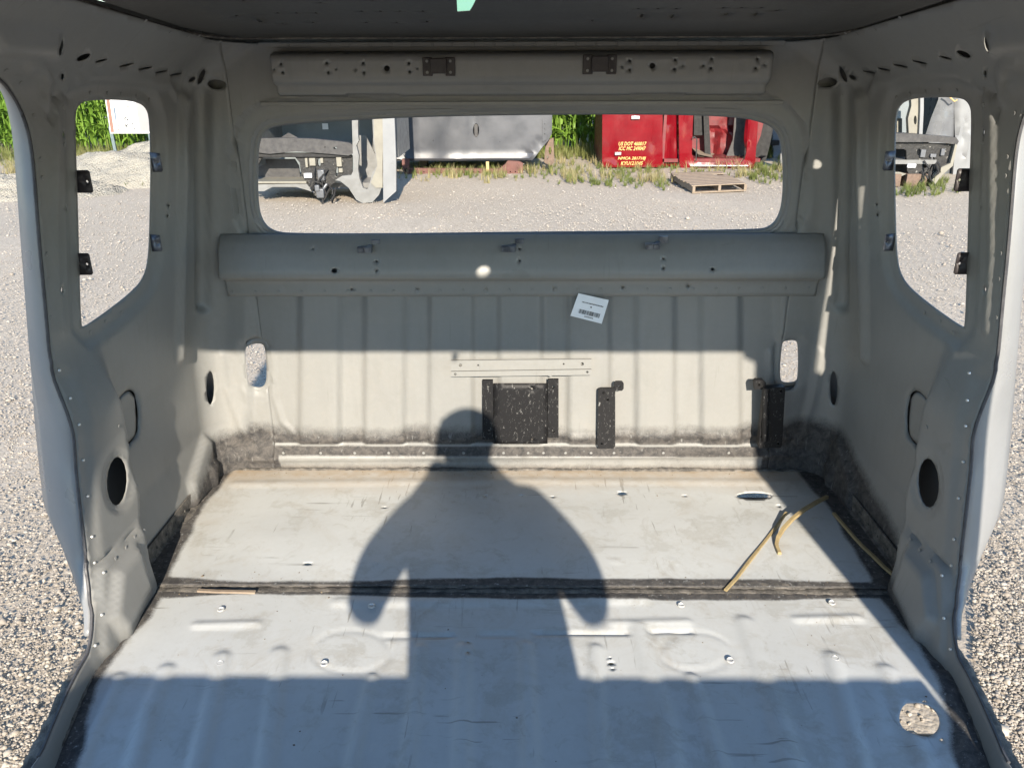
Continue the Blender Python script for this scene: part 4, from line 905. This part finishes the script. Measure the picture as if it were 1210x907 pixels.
ap('pillar_skin', [(441,95),(452.5,95),(453.5,150),(452,190),(452,222),(444,222),(438,216),(446,196),(442,165)], YA+.02, .05, M['cream'], A)
ap('outer_skin_panel', [(451.5,95),(464,95),(466.5,150),(468,190),(468,226),(453,239.5),(452.5,180)], YA-.02, .06, M['skin_out'], A, fe=[('l', holed(YA-.02, [(453, 214), (461, 209), (466, 203), (467, 192)]), .02, .03)])
for x0, x1, y0, y1, mt in ((380.5,388,146,153,M['paper']), (319,324,160,165,M['cream'])): box2('paper_label', x0*1.0, x1, y0, y1, YA+1.44, .01, mt, A, 0)
p0 = on_y(285, 95, YA); p1 = on_y(468, 95, YA); m = MB(); m.box(((p0.x+p1.x)/2, YA+.75, 2.75), (p1.x-p0.x, 1.7, .06)); m.box(((p0.x+p1.x)/2-.15, YA+.06, 2.0), (p1.x-p0.x-.3, .08, 1.5)); m.box((p0.x, YA+.75, 1.6), (.05, 1.6, 2.3)); m.box((p1.x-.1, YA+.95, 1.65), (.05, 1.2, 2.2)); m.build('roof_and_shade_panels', M['white'], A)  # roof and sides, plus an added unseen front panel shading the inside
reparent(A)
# ---- middle: grey cab side
YB = on_z(560, 203, 0).y
B = empty('grey_cab', (on_y(560, 200, YB).x, YB, 0), label='matt grey crew cab body resting side-on above a rusty beam', cat='truck cab')
outB = [(440,60),(640,60),(652,62),(652.5,140),(652,158),(648,166),(640,175),(632,186),(629,189.5),(480,190),(472,188),(440,188)]
pan('side_panel', outB, YB, .06, M['greybody'], B, holes=[[(462,140),(472,139),(480,141),(483,148),(484,170),(482,177),(462,177)], oval(562.5,154,3.6,8.2,16)], step=.08,
    fe=[('l', holed(YB, [(523,60),(523.5,189)]), -.02, .016), ('l', holed(YB, [(557,60),(557,188)]), -.025, .022), ('l', holed(YB, [(557,184),(610,184),(625,181),(640,166),(641,150),(641,60)]), -.03, .022), ('e', holed(YB, rrect(458,488,135,182,8,4)), -.03, .03), ('l', holed(YB, [(535,60),(540,130),(534,188)]), .04, .35), ('l', holed(YB, [(480,187),(628,187)]), .03, .03), ('l', holed(YB, oval(562.5,154,5.2,10.5,14)+[(567.7,154)]), .012, .02)])
m = MB(); a = on_y(562.5, 146, YB+.04); b = on_y(562.5, 162, YB+.04); m.box((a+b)/2, (.07, .03, a.z-b.z)); m.build('door_handle', M['dash'], B, .01)
m = MB(); a = on_y(440, 190, YB); b = on_y(630, 190, YB); m.box(((a.x+b.x)/2, YB+.9, a.z+.02), (b.x-a.x, 1.7, .05)); m.box(((a.x+b.x)/2, YB+1.7, a.z+1.1), (b.x-a.x, .05, 2.2)); m.box(((a.x+b.x)/2, YB+.9, a.z+2.2), (b.x-a.x+.2, 1.7, .05)); m.box((b.x+.2, YB+.9, a.z+1.3), (.04, 1.6, 1.7)); m.build('floor_pan', M['dash'], B)
box2('seat_bench', 463, 482, 170, 180, YB+.6, .5, M['cream'], B, .03)
pan('hinge_plate', [(641,142),(646,142),(646,165),(641,168)], YB-.02, .02, M['greybody'], B, holes=[oval(643.5,y,.9,1.2,6) for y in (147,153,159)])
pan('rear_mount', [(645,166),(654,163),(655,192),(650,196),(643,192)], YB+.2, .10, M['brown'], B, holes=[oval(650,178,1.8,5,8), oval(647,186,1.2,2,6)])
for x in (500, 600):
    box2('support_block', x-5, x+5, 190, 203, YB+.9, .3, M['wood'], B)
reparent(B)
YR2 = YB-.15; zb = zpx(207, YR2)
Rb = empty('rusty_beam', (on_y(545, 205, YR2).x, YR2, 0), label='long rusty red steel beam lying in weeds below the grey cab', cat='steel beam')
pan('beam_web', [(483,199),(590,199.5),(597,194),(600,190),(614,191),(618,193),(618,206),(483,207)], YR2, .10, M['rust'], Rb, holes=[oval(x, 203, .9, .8, 6) for x in (501,507,516,519,530,537,546,551,560,566,578,603,609)])
pan('end_post', [(475,188),(483,188),(483,206),(478,206),(475,200)], YR2-.02, .10, M['rust'], Rb, holes=[oval(479.5,201,1.8,2.2,8)])
m = MB(); a = on_y(615, 199, YR2); m.tube([a + Vector((-.01, .02, .09)), a + Vector((.06, .02, .07)), a + Vector((.07, .02, -.05)), a + Vector((0, .02, -.10))], .010, 6); m.build('wire_loop', M['cream'], Rb)
reparent(Rb)
m = MB(); a = on_y(576, 191, YR2-.12); m.box((a.x, YR2-.12, a.z/2), (.05, .04, a.z)); tag(m.build('timber_stake', M['yellow'], None, .004), 'short pale timber stake upright in front of the rusty beam', 'stake')
# ---- right: red cab
YC = on_z(760, 198.5, 0).y
C_ = empty('red_cab', (on_y(800, 198, YC).x, YC, 0), label='bright red truck cab with yellow lettering on its sleeper door and an empty door opening', cat='truck cab')
pan('sleeper_side', [(712,60),(783,60),(783,197.5),(711.5,198)], YC, .05, M['red'], C_, step=.08, fe=[('l', holed(YC, [(726.5,60),(726,194.5),(770.5,194.5),(771.5,60)]), -.03, .018), ('l', holed(YC, [(712,196),(783,196)]), .02, .03)])
pan('fluted_gap_panel', [(783.5,60),(801,60),(801,197),(783.5,197)], YC+.12, .05, M['red'], C_, step=.05, fe=[('l', holed(YC+.12, [(791,60),(791,197)]), -.04, .03), ('l', holed(YC+.12, [(797,60),(797,197)]), .03, .03)])
pan('door_frame', [(800.5,60),(905,60),(896,140),(892,197),(889,199),(806,199),(803,196)], YC-.03, .07, M['red'], C_, holes=[[(821,100),(884,100),(884,150),(882,180),(880,188),(876,192),(826,192),(820,189),(817.5,182),(818.5,150)]], step=.06, fe=[('l', holed(YC-.03, [(812,60),(808,190)]), -.02, .02), ('l', holed(YC-.03, [(889,60),(885,195)]), -.03, .025), ('l', holed(YC-.03, [(812,196),(886,196)]), .035, .03)])
pan('inner_panel', [(815,60),(890,60),(890,190),(815,182)], YC+.85, .03, M['redin'], C_, step=.06, fe=[('l', holed(YC+.85, [(848,180),(846,165),(850,155),(858,152),(864,158),(864,168),(860,178)]), .09, .05), ('l', holed(YC+.85, [(840,152),(880,152)]), -.06, .05), ('l', holed(YC+.85, [(852,100),(852,150)]), -.04, .03), ('l', holed(YC+.85, [(862,100),(862,150)]), -.04, .03)])
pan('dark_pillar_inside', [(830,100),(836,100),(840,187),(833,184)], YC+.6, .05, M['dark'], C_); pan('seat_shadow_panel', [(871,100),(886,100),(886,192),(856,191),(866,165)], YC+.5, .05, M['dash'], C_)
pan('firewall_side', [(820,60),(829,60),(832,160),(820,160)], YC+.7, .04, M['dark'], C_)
m = MB(); a = on_y(822, 181, YC+.5); b = on_y(868, 190, YC+.5); m.add([(a.x, YC+.25, a.z), (b.x, YC+.2, b.z), (b.x, YC+.9, b.z+.02), (a.x, YC+.9, a.z+.06)], [(0, 1, 2, 3)]); m.add([(a.x, YC+.25, a.z-.03), (b.x, YC+.2, b.z-.03), (b.x, YC+.9, b.z-.01), (a.x, YC+.9, a.z+.03)], [(0, 1, 2, 3)]); m.build('floor_board', M['wood'], C_)
m = MB(); p0 = on_y(822.5, 190, YC-.1); m.tube([p0, on_y(823.5, 165, YC-.1), on_y(821, 162, YC-.1), on_y(818, 163, YC-.1)], .012, 6); m.build('grab_handle', M['dash'], C_)
m = MB(); a = on_y(712, 198, YC); b = on_y(900, 198, YC); m.box(((a.x+b.x)/2, YC+.95, .12), (b.x-a.x-.05, 1.8, .06)); m.box(((a.x+b.x)/2, YC+.95, 2.6), (b.x-a.x, 1.9, .06)); m.box((a.x+.03, YC+.95, 1.3), (.05, 1.85, 2.5)); m.box((on_y(783, 198, YC).x, YC+.95, 1.3), (.05, 1.8, 2.5)); m.build('floor_and_roof', M['redin'], C_)
pan('front_mechanism', [(893,60),(912,60),(914,150),(910,170),(905,190),(892,197)], YC+.3, .4, M['dark'], C_); pan('fender_scrap', [(896,140),(903,141),(899,160),(894,172)], YC+.1, .04, M['redin'], C_)
m = MB(); a = on_y(816, 196, YC-.09); b = on_y(884, 196, YC-.09); m.tube([a, b], .014, 8); m.build('sill_moulding', M['chrome'], C_)
box2('latch', 726.7, 734, 180, 183.5, YC-.03, .03, M['chrome'], C_, .004); box2('top_handle', 746, 756, 137, 141, YC-.05, .05, M['chrome'], C_, .006)
def text_on(body, px0, px1, pyb, Y, mat, parent, hpx, shear=.25, name='lettering'):
    cu = bpy.data.curves.new(name, 'FONT'); cu.body = body; cu.shear = shear; cu.extrude = .004; cu.resolution_u = 2; cu.offset = .012
    tmp = bpy.data.objects.new('t', cu); COL.objects.link(tmp); dg = bpy.context.evaluated_depsgraph_get(); dg.update(); me = bpy.data.meshes.new_from_object(tmp.evaluated_get(dg)); bpy.data.objects.remove(tmp)
    co = np.empty(len(me.vertices)*3, 'f'); me.vertices.foreach_get('co', co); co = co.reshape(-1, 3); w0 = co[:, 0].max()-co[:, 0].min(); h0 = co[:, 1].max()-co[:, 1].min()
    a = on_y(px0, pyb, Y); b = on_y(px1, pyb, Y); k = pxm(Y)*hpx/h0; s_ = (b.x-a.x)/w0
    X = np.c_[a.x + (co[:, 0]-co[:, 0].min())*s_, Y - .006 - (co[:, 2])*.5, a.z + (co[:, 1]-co[:, 1].min())*k]; me.vertices.foreach_set('co', X.astype('f').ravel()); me.materials.clear(); me.update()
    return link(name, me, mat, parent, smooth=False)
for s_, x0, x1, yb in (('US DOT 460017', 730.8, 763.8, 172.2), ('ICC MC 249047', 731, 763, 177.8), ('NMCA 281718J', 730, 763, 189.8), ('KYU121045', 733.5, 759.5, 195.2)): text_on(s_, x0, x1, yb, YC-.004, M['yelltext'], C_, 4.3)
reparent(C_)
# ---- pallet
pa = on_z(818, 229, 0); pb = on_z(882, 226, 0); pc = on_z(787, 210, 0); v1 = Vector((pb.x-pa.x, pb.y-pa.y, 0)); v2 = Vector((pc.x-pa.x, pc.y-pa.y, 0)); v2 = v2.normalized()*min(v2.length, 1.4)
PL = empty('wooden_pallet', (pa.x, pa.y, 0), label='weathered wooden pallet lying flat on the gravel before the red cab', cat='pallet')
u1 = v1.normalized(); u2 = v2.normalized(); L1_ = v1.length; L2_ = v2.length
ang = Matrix(((u1.x, u2.x, 0), (u1.y, u2.y, 0), (0, 0, 1)))
def pbox(name, a0, a1, b0, b1, z0_, z1_, par):
    m = MB(); V = []
    for z in (z0_, z1_):
        for a_, b_ in ((a0, b0), (a1, b0), (a1, b1), (a0, b1)): q = ang @ Vector((a_, b_, 0)); V.append((pa.x+q.x, pa.y+q.y, z))
    m.add(V, [(3, 2, 1, 0), (4, 5, 6, 7), (0, 1, 5, 4), (1, 2, 6, 5), (2, 3, 7, 6), (3, 0, 4, 7)]); return m.build(name, M['wood'], par, .003)
for k in range(9):
    b0 = L2_*k/9; pbox('board', random.uniform(-.03, .01), L1_+random.uniform(-.03, .02) - (.25 if k == 6 else 0), b0+.012, b0+L2_/9-.022, .100, .116, PL)
for k in range(3): pbox('stringer', L1_*(.0 if k == 0 else .47 if k == 1 else .95), L1_*(.05 if k == 0 else .52 if k == 1 else 1.0), 0, L2_, .022, .099, PL)
for k in (0, 2, 4): pbox('bottom_board', 0, L1_, L2_*k/5+.01, L2_*k/5+.10, .002, .021, PL)
reparent(PL)
# ---- far right behind the red cab: blue-grey truck part and a pale panel
YG = YC+1.6
G = empty('blue_cab', (on_y(920, 190, YG).x, YG, 0), label='blue-grey truck body partly hidden behind the red cab', cat='truck cab')
pan('side_panel', [(910,60),(965,60),(965,205),(924,205),(920,190),(914,192),(913,160),(911,150)], YG, .06, M['blue'], G, fe=[('l', holed(YG, [(912,164),(960,164)]), -.03, .03), ('l', holed(YG, [(912,178),(960,178)]), -.03, .03)])
m = MB(); a = on_y(912, 200, YG); b = on_y(965, 200, YG); m.box(((a.x+b.x)/2, YG+.9, 1.3), (b.x-a.x, 1.6, 2.2)); m.build('body_shell', M['dash'], G); box2('step_bracket', 912, 921, 166, 172, YG-.15, .12, M['dark'], G); reparent(G)
m = MB(); Q = [on_y(x, y, YC+.8) for x, y in ((926,155),(922.5,180),(921,200),(929,201),(929.5,180))]; m.prism([(q.x, q.z) for q in Q], (0, YC+.8, 0), (1, 0, 0), (0, 0, 1), (0, .05, 0)); tag(m.build('fairing_panel', M['skin_out'], None, .01), 'tall narrow white fairing panel standing right of the red cab', 'body panel')
# ---- right window: second cab with black firewall, silver body behind
YE = on_z(1090, 221, 0).y
E = empty('salvaged_cab', (on_y(1090, 220, YE).x, YE, 0), label='dark firewall and dash of a salvaged cab seen through the right side window', cat='truck cab', group='salvaged cabs standing in the gravel yard')
pan('dash_panel', [(1010,157),(1075,158),(1112,161),(1130,162.5),(1133,167),(1131,171),(1108,168),(1040,168),(1010,168)], YE+.05, .22, M['dash'], E)
pan('firewall', [(1010,167),(1129,170),(1127,185),(1124,195),(1112,199),(1106,205),(1102,218),(1092,222),(1080,218),(1076,208),(1072,202),(1071,178),(1068,176),(1010,176)], YE+.12, .05, M['fire'], E, holes=[oval(1086,180,2.5,4.5,8), oval(1093,194,3,5,8), [(1102,180),(1105,190),(1098,204),(1104,192)][:3]])
pan('arch_liner', [(1010,174),(1070,176),(1072,200),(1066,206),(1010,206)], YE+.5, .03, M['dash'], E)
pan('arch_flange', [(1010,204.5),(1064,203.5),(1071,205.5),(1066,208),(1010,208)], YE+.1, .10, M['cream'], E)
box2('firewall_label', 1073, 1082, 194, 198, YE+.08, .03, M['paper'], E, .001); 
for x0, x1, y0, y1 in ((1089,1093,177,186),(1113,1116,176,184),(1100,1106,182,186)): box2('access_cover', x0, x1, y0, y1, YE+.08, .04, M['silver'], E, .004)
pan('fender_edge', [(1129,170),(1131,172),(1126,196),(1112,208),(1101,224),(1097,223),(1104,207),(1112,198),(1123,193)], YE+.02, .05, M['cream'], E)
pan('rear_wall', [(1010,60),(1072,60),(1075,160),(1010,160)], YE+1.5, .03, M['greyin'], E, holes=[[(1056,100),(1064,100),(1062,128),(1050,131),(1040,131),(1040,100)]])
pan('seat_base', [(1010,139),(1066,139),(1066,160),(1010,160)], YE+.9, .05, M['cream'], E); pan('seat_back', [(1010,130),(1064,131),(1076,137),(1076,160),(1066,160),(1066,140),(1010,139)], YE+.8, .06, M['greyin'], E)
pan('inner_pillar', [(1074,60),(1088,60),(1087,130),(1086,160),(1074,160),(1073,140),(1077,125)], YE+.3, .08, M['cream'], E, holes=[oval(1081.5,142,1.8,5.5,10)]); pan('pillar_edge', [(1088,60),(1092,60),(1091.5,130),(1090,160),(1086,160),(1087.5,130)], YE+.25, .04, M['skin_out'], E)
m = MB(); rg = random.Random(8)
for k in range(10):
    p = on_y(rg.uniform(1088, 1108), rg.uniform(186, 212), YE+.08); q = p + Vector((rg.uniform(-.12, .12), -rg.uniform(.02, .10), rg.uniform(-.22, -.05))); m.tube([p, (p+q)/2 + Vector((rg.uniform(-.06, .06), -.05, 0)), q], .014, 5)
m.build('torn_loom', M['dark'], E)
m = MB(); a = on_y(1010, 100, YE); b = on_y(1128, 100, YE); m.box(((a.x+b.x)/2, YE+.8, 2.7), (b.x-a.x, 1.7, .06)); m.box(((a.x+b.x)/2, YE+.06, 2.2), (b.x-a.x, .08, 1.2)); m.box((a.x, YE+.8, 1.5), (.05, 1.6, 2.4)); m.box(((a.x+b.x)/2, YE+.8, .35), (b.x-a.x, 1.4, .06)); m.build('roof_and_shade_panels', M['white'], E)  # includes an unseen front panel added to shade this cab's interior
m = MB()
for k in range(2): p = on_y(1040+k*30, 214, YE+.4); m.box((p.x, YE+.5, .09), (.3, .9, .18))
m.build('timber_packing', M['brown'], E); reparent(E)
YF = YE+1.5
F_ = empty('silver_cab', (on_y(1130, 205, YF).x, YF, 0), label='silver curved cab body behind the dark firewall at the right', cat='truck cab')
pan('curved_corner', [(1112,60),(1134,60),(1135,160),(1140,207),(1096,207),(1096,160),(1102,140),(1110,118)], YF, .05, M['silver'], F_, slope=lambda x, z: .5*((x-on_y(1118, 150, YF).x)/.4)**2*.3, step=.06, fe=[('l', holed(YF, [(1119,60),(1120,125),(1118,160)]), -.02, .03)])
pan('side_panel', [(1128,60),(1185,60),(1185,207),(1126,207),(1130,160)], YF-.05, .05, M['skin_out'], F_, step=.06, fe=[('l', holed(YF-.05, [(1136,186),(1139,145),(1143,139),(1150,139)]), -.03, .03), ('l', holed(YF-.05, [(1136,186),(1142,186),(1146,160)]), .03, .03), ('l', holed(YF-.05, [(1127,60),(1131,160)]), -.05, .04)])
m = MB(); a = on_y(1098, 205, YF); b = on_y(1185, 205, YF); m.box(((a.x+b.x)/2, YF+1.0, 1.35), (b.x-a.x-.1, 1.5, 2.5)); m.build('body_shell', M['silver'], F_, .05)
m = MB(); a = on_y(1119, 112, YF-.12); m.tube([a, on_y(1128, 120, YF-.12), on_y(1131, 118, YF-.12)], .012, 6); m.build('yellow_strap', M['yellow'], F_); reparent(F_)
# ---- sign at the far left
YS = on_z(138, 189, 0).y
SG = empty('notice_sign', (on_y(138, 189, YS).x, YS, 0), label='white notice board with a brown stripe on steel posts before the corn', cat='sign')
def sp_(px, py, d=0): return on_y(px, py, YS-d)
def quad(name, pts, d, mat, th=.003):
    Q = [sp_(x, y, d) for x, y in pts]; m = MB(); m.prism([(q.x, q.z) for q in Q], (0, YS-d, 0), (1, 0, 0), (0, 0, 1), (0, th, 0)); return m.build(name, mat, SG, smooth=False)
M['signw'] = simple('sign_white_face', (.60, .60, .60), (.56, .56, .55), 5, .4); M['signg'] = simple('sign_grey_face', (.25, .24, .24), (.24, .23, .23), 5, .5); M['signb'] = simple('sign_brown_stripe', (.22, .115, .085), (.19, .10, .075), 8, .5); M['post'] = simple('green_grey_post', (.10, .14, .15), (.16, .20, .21), 20, .5, .3)
quad('board', [(130.5,157.8),(197,157.8),(190,60),(115,60)], 0, M['signw'], .02); quad('brown_stripe', [(131,156.3),(134.8,156.3),(121,60),(117,60)], .004, M['signb']); quad('grey_face', [(165.5,155.3),(196,155.3),(190,60),(150,60)], .004, M['signg'])
for x, y, t_ in ((147.3, 142.5, 'G'), (148.6, 151.0, 'K')):
    text_on(t_, x, x+4.2, y, YS-.006, M['ink'], SG, 4.0, 0, 'mark')
for x, y in ((138,149),(138.5,153),(155.5,146),(158,152),(142,122),(150,126)): quad('print_mark', [(x,y),(x+2.2,y-1),(x+2.6,y),(x+.4,y+1)], .004, M['dash'] if y > 125 else M['signg'])
quad('blue_mark', [(133.5,127),(136,127),(138,145),(136.6,145)], .004, M['blue'])
m = MB(); a = sp_(133, 156, -.03); b = sp_(138.3, 192, -.03); m.box(((a.x+b.x)/2, YS+.04, (a.z+b.z)/2-.2), (.06, .04, a.z-b.z+.6), Matrix.Rotation(math.atan2(-(b.x-a.x), a.z-b.z)*-1, 3, 'Y')); m.build('post', M['post'], SG, .004)
m = MB(); a = sp_(176, 156, -.03); m.box((a.x, YS+.04, a.z-.45), (.05, .04, 1.1)); m.build('post', M['post'], SG, .004); reparent(SG)
# ================================================================== LOOSE STRIPS ON THE CAB FLOOR
M['straw'] = simple('straw_coloured_wood', (.32, .25, .13), (.24, .18, .09), 30, .6)
def strip(pts, w_, h_, label, twist=0, lift=0.0):
    P = []
    for (x, y, z) in pts: p = on_z(x, y, z); P.append(p)
    V = []; n = len(P)
    for i, p in enumerate(P):
        t = (P[min(i+1, n-1)]-P[max(i-1, 0)]).normalized(); sd = t.cross(Vector((0, 0, 1))).normalized(); up = sd.cross(t)
        wi = w_*(.9+.2*random.random()); V += [p - sd*wi, p + sd*wi, p + sd*wi*.8 + up*h_, p - sd*wi*.8 + up*h_]
    F = [(4*i+j, 4*i+(j+1) % 4, 4*(i+1)+(j+1) % 4, 4*(i+1)+j) for i in range(n-1) for j in range(4)] + [(0, 3, 2, 1), tuple(range(4*n-4, 4*n))]
    o = link('wood_strip', mesh('wood_strip', V, F), M['straw' if 'straw' in label else 'wood'], None, True, 40); return tag(o, label, 'wood strip')
z1 = FL+.010
# thin strips
strip([(857,698,FL+.006),(870,684,z1),(885,664,z1),(900,645,z1),(915,626,z1),(929,606,z1+.01)], .0048, .006, 'straight thin straw-coloured strip lying from the seam towards the curved one')
strip([(921,655,z1),(917,645,z1),(919,636,z1+.01),(925,626,z1+.02),(936,614,z1+.03),(950,603,z1+.03),(965,594,z1+.02),(977,588,z1+.01)], .0065, .009, 'curved straw-coloured strip on the rear floor with its end hooked')
strip([(985,607,z1),(996,620,z1+.004),(1008,634,z1+.004),(1019,646,z1),(1032,658,z1),(1045,671,z1+.004),(1059,683,z1)], .0055, .007, 'thin straw strip lying in the dark sealant along the right floor edge')
strip([(234,698,FL+.01),(255,699,FL+.012),(280,699.5,FL+.012),(302,700,FL+.01)], .006, .005, 'short pale splinter stuck in the dark seam at the left')
# ================================================================== THE PERSON TAKING THE PICTURE
M['skin'] = simple('skin', (.50, .32, .24), (.46, .29, .21), 8, .5); M['shirt'] = simple('dark_shirt', (.06, .08, .12), (.08, .10, .14), 20, .9); M['jeans'] = simple('blue_jeans', (.07, .10, .18), (.10, .13, .22), 40, .9); M['hair'] = simple('short_hair', (.05, .035, .025), (.08, .06, .04), 60, .8); M['phone'] = simple('black_phone', (.015, .015, .015), (.02, .02, .02), 10, .2)
def person():
    X0 = .085; Y0 = -.20
    J = [('pel', (X0+.02, Y0, .98), .225, .14), ('waist', (X0+.02, Y0, 1.14), .230, .14), ('chest', (X0+.005, Y0, 1.36), .215, .13), ('neck0', (X0-.0, Y0+.01, 1.52), .13, .085), ('neck', (X0-.02, Y0+.02, 1.60), .070, .070), ('head0', (X0-.02, Y0+.03, 1.67), .088, .095), ('head', (X0-.015, Y0+.03, 1.76), .106, .115), ('top', (X0-.015, Y0+.02, 1.81), .045, .05)]
    E_ = [(k, k+1) for k in range(7)]
    def chain(start, pts):
        i = start
        for p, r in pts: J.append(('j', p, r, r)); E_.append((i, len(J)-1)); i = len(J)-1
        return i
    chain(2, [((X0-.195, Y0, 1.49), .096), ((X0-.29, Y0+.01, 1.395), .080), ((X0-.335, Y0+.02, 1.255), .060), ((X0-.25, Y0+.07, 1.42), .050), ((X0-.125, Y0+.12, 1.57), .050), ((X0-.14, Y0+.13, 1.63), .034)])
    chain(2, [((X0+.20, Y0, 1.50), .098), ((X0+.28, Y0+.01, 1.395), .080), ((X0+.31, Y0+.02, 1.255), .060), ((X0+.19, Y0+.07, 1.42), .050), ((X0+.05, Y0+.12, 1.59), .038), ((X0-.02, Y0+.13, 1.63), .034)])
    for s_ in (-1, 1): chain(0, [((X0+s_*.10, Y0, .88), .10), ((X0+s_*.12, Y0+.01, .50), .065), ((X0+s_*.13, Y0-.01, .10), .042), ((X0+s_*.14, Y0+.10, .045), .040), ((X0+s_*.145, Y0+.19, .035), .030)])
    me = bpy.data.meshes.new('person'); me.from_pydata([j[1] for j in J], E_, []); o = bpy.data.objects.new('person', me); COL.objects.link(o)
    o.modifiers.new('skin', 'SKIN'); sub = o.modifiers.new('sub', 'SUBSURF'); sub.levels = 2; sub.render_levels = 2
    for k, j in enumerate(J): me.skin_vertices[0].data[k].radius = (j[2], j[3])
    me.skin_vertices[0].data[0].use_root = True
    dg = bpy.context.evaluated_depsgraph_get(); dg.update(); m2 = bpy.data.meshes.new_from_object(o.evaluated_get(dg)); bpy.data.objects.remove(o)
    b = MB(); b.v = [tuple(v.co) for v in m2.vertices]; b.f = [tuple(p.vertices) for p in m2.polygons]
    for s_, cx in ((-1, X0-.14), (1, X0-.02)):
        base = Vector((cx, Y0+.135, 1.645)); d = Vector((-s_*0.03, .03, 0))
        for k, L in enumerate((.072, .080, .075, .060)):
            p = base + Vector((0, -.012, .012*k)); b.tube([p, p + Vector((-s_*L*.35, .022, .010)), p + Vector((-s_*L*.75, .016, .014))], [.009, .008, .0065], 6)
        b.tube([base, base + Vector((-s_*.02, .0, .03)), base + Vector((-s_*.045, .006, .045))], [.011, .010, .008], 6)
    hz = Vector((X0-.015, Y0+.125, 1.745)); b.tube([hz + Vector((0, -.005, .02)), hz + Vector((0, .022, -.012))], [.008, .013], 6)
    for s_ in (-1, 1): b.tube([(X0-.015+s_*.092, Y0+.03, 1.735), (X0-.015+s_*.108, Y0+.02, 1.75), (X0-.015+s_*.10, Y0+.02, 1.775)], [.010, .014, .008], 6)
    mm = mesh('person', b.v, b.f); [mm.materials.append(M[k]) for k in ('skin', 'shirt', 'jeans', 'tab')]
    for p in mm.polygons:
        c = p.center; p.material_index = 3 if c.z < .08 else 2 if c.z < 1.0 else (1 if c.z < 1.54 and abs(c.x-X0) < .36 and not (c.z > 1.36 and c.y > Y0+.07) else 0)
    o = link('person', mm, None, None, True, 60); tag(o, 'person in dark shirt and jeans holding up a phone, casting the shadow on the floor', 'person')
    h = MB(); n = 14
    for j in range(6):
        for k in range(n):
            a = 2*math.pi*k/n; e = math.pi*.5*j/5 - .1; fr = .06 if (math.sin(a) > .2 and j < 2) else 0
            h.v.append((X0-.015 + .112*math.cos(e)*math.cos(a), Y0+.015 + (.115-fr)*math.cos(e)*math.sin(a), 1.775 + .102*math.sin(e)))
    h.f = [(j*n+k, j*n+(k+1) % n, (j+1)*n+(k+1) % n, (j+1)*n+k) for j in range(5) for k in range(n)]; h.build('hair', M['hair'], o)
    ph = MB(); ph.box((-.002, -.022, 1.695), (.075, .009, .155)); q = ph.build('smartphone', M['phone'], None, .004); tag(q, 'black smartphone held up in both hands at eye level', 'phone')
person()
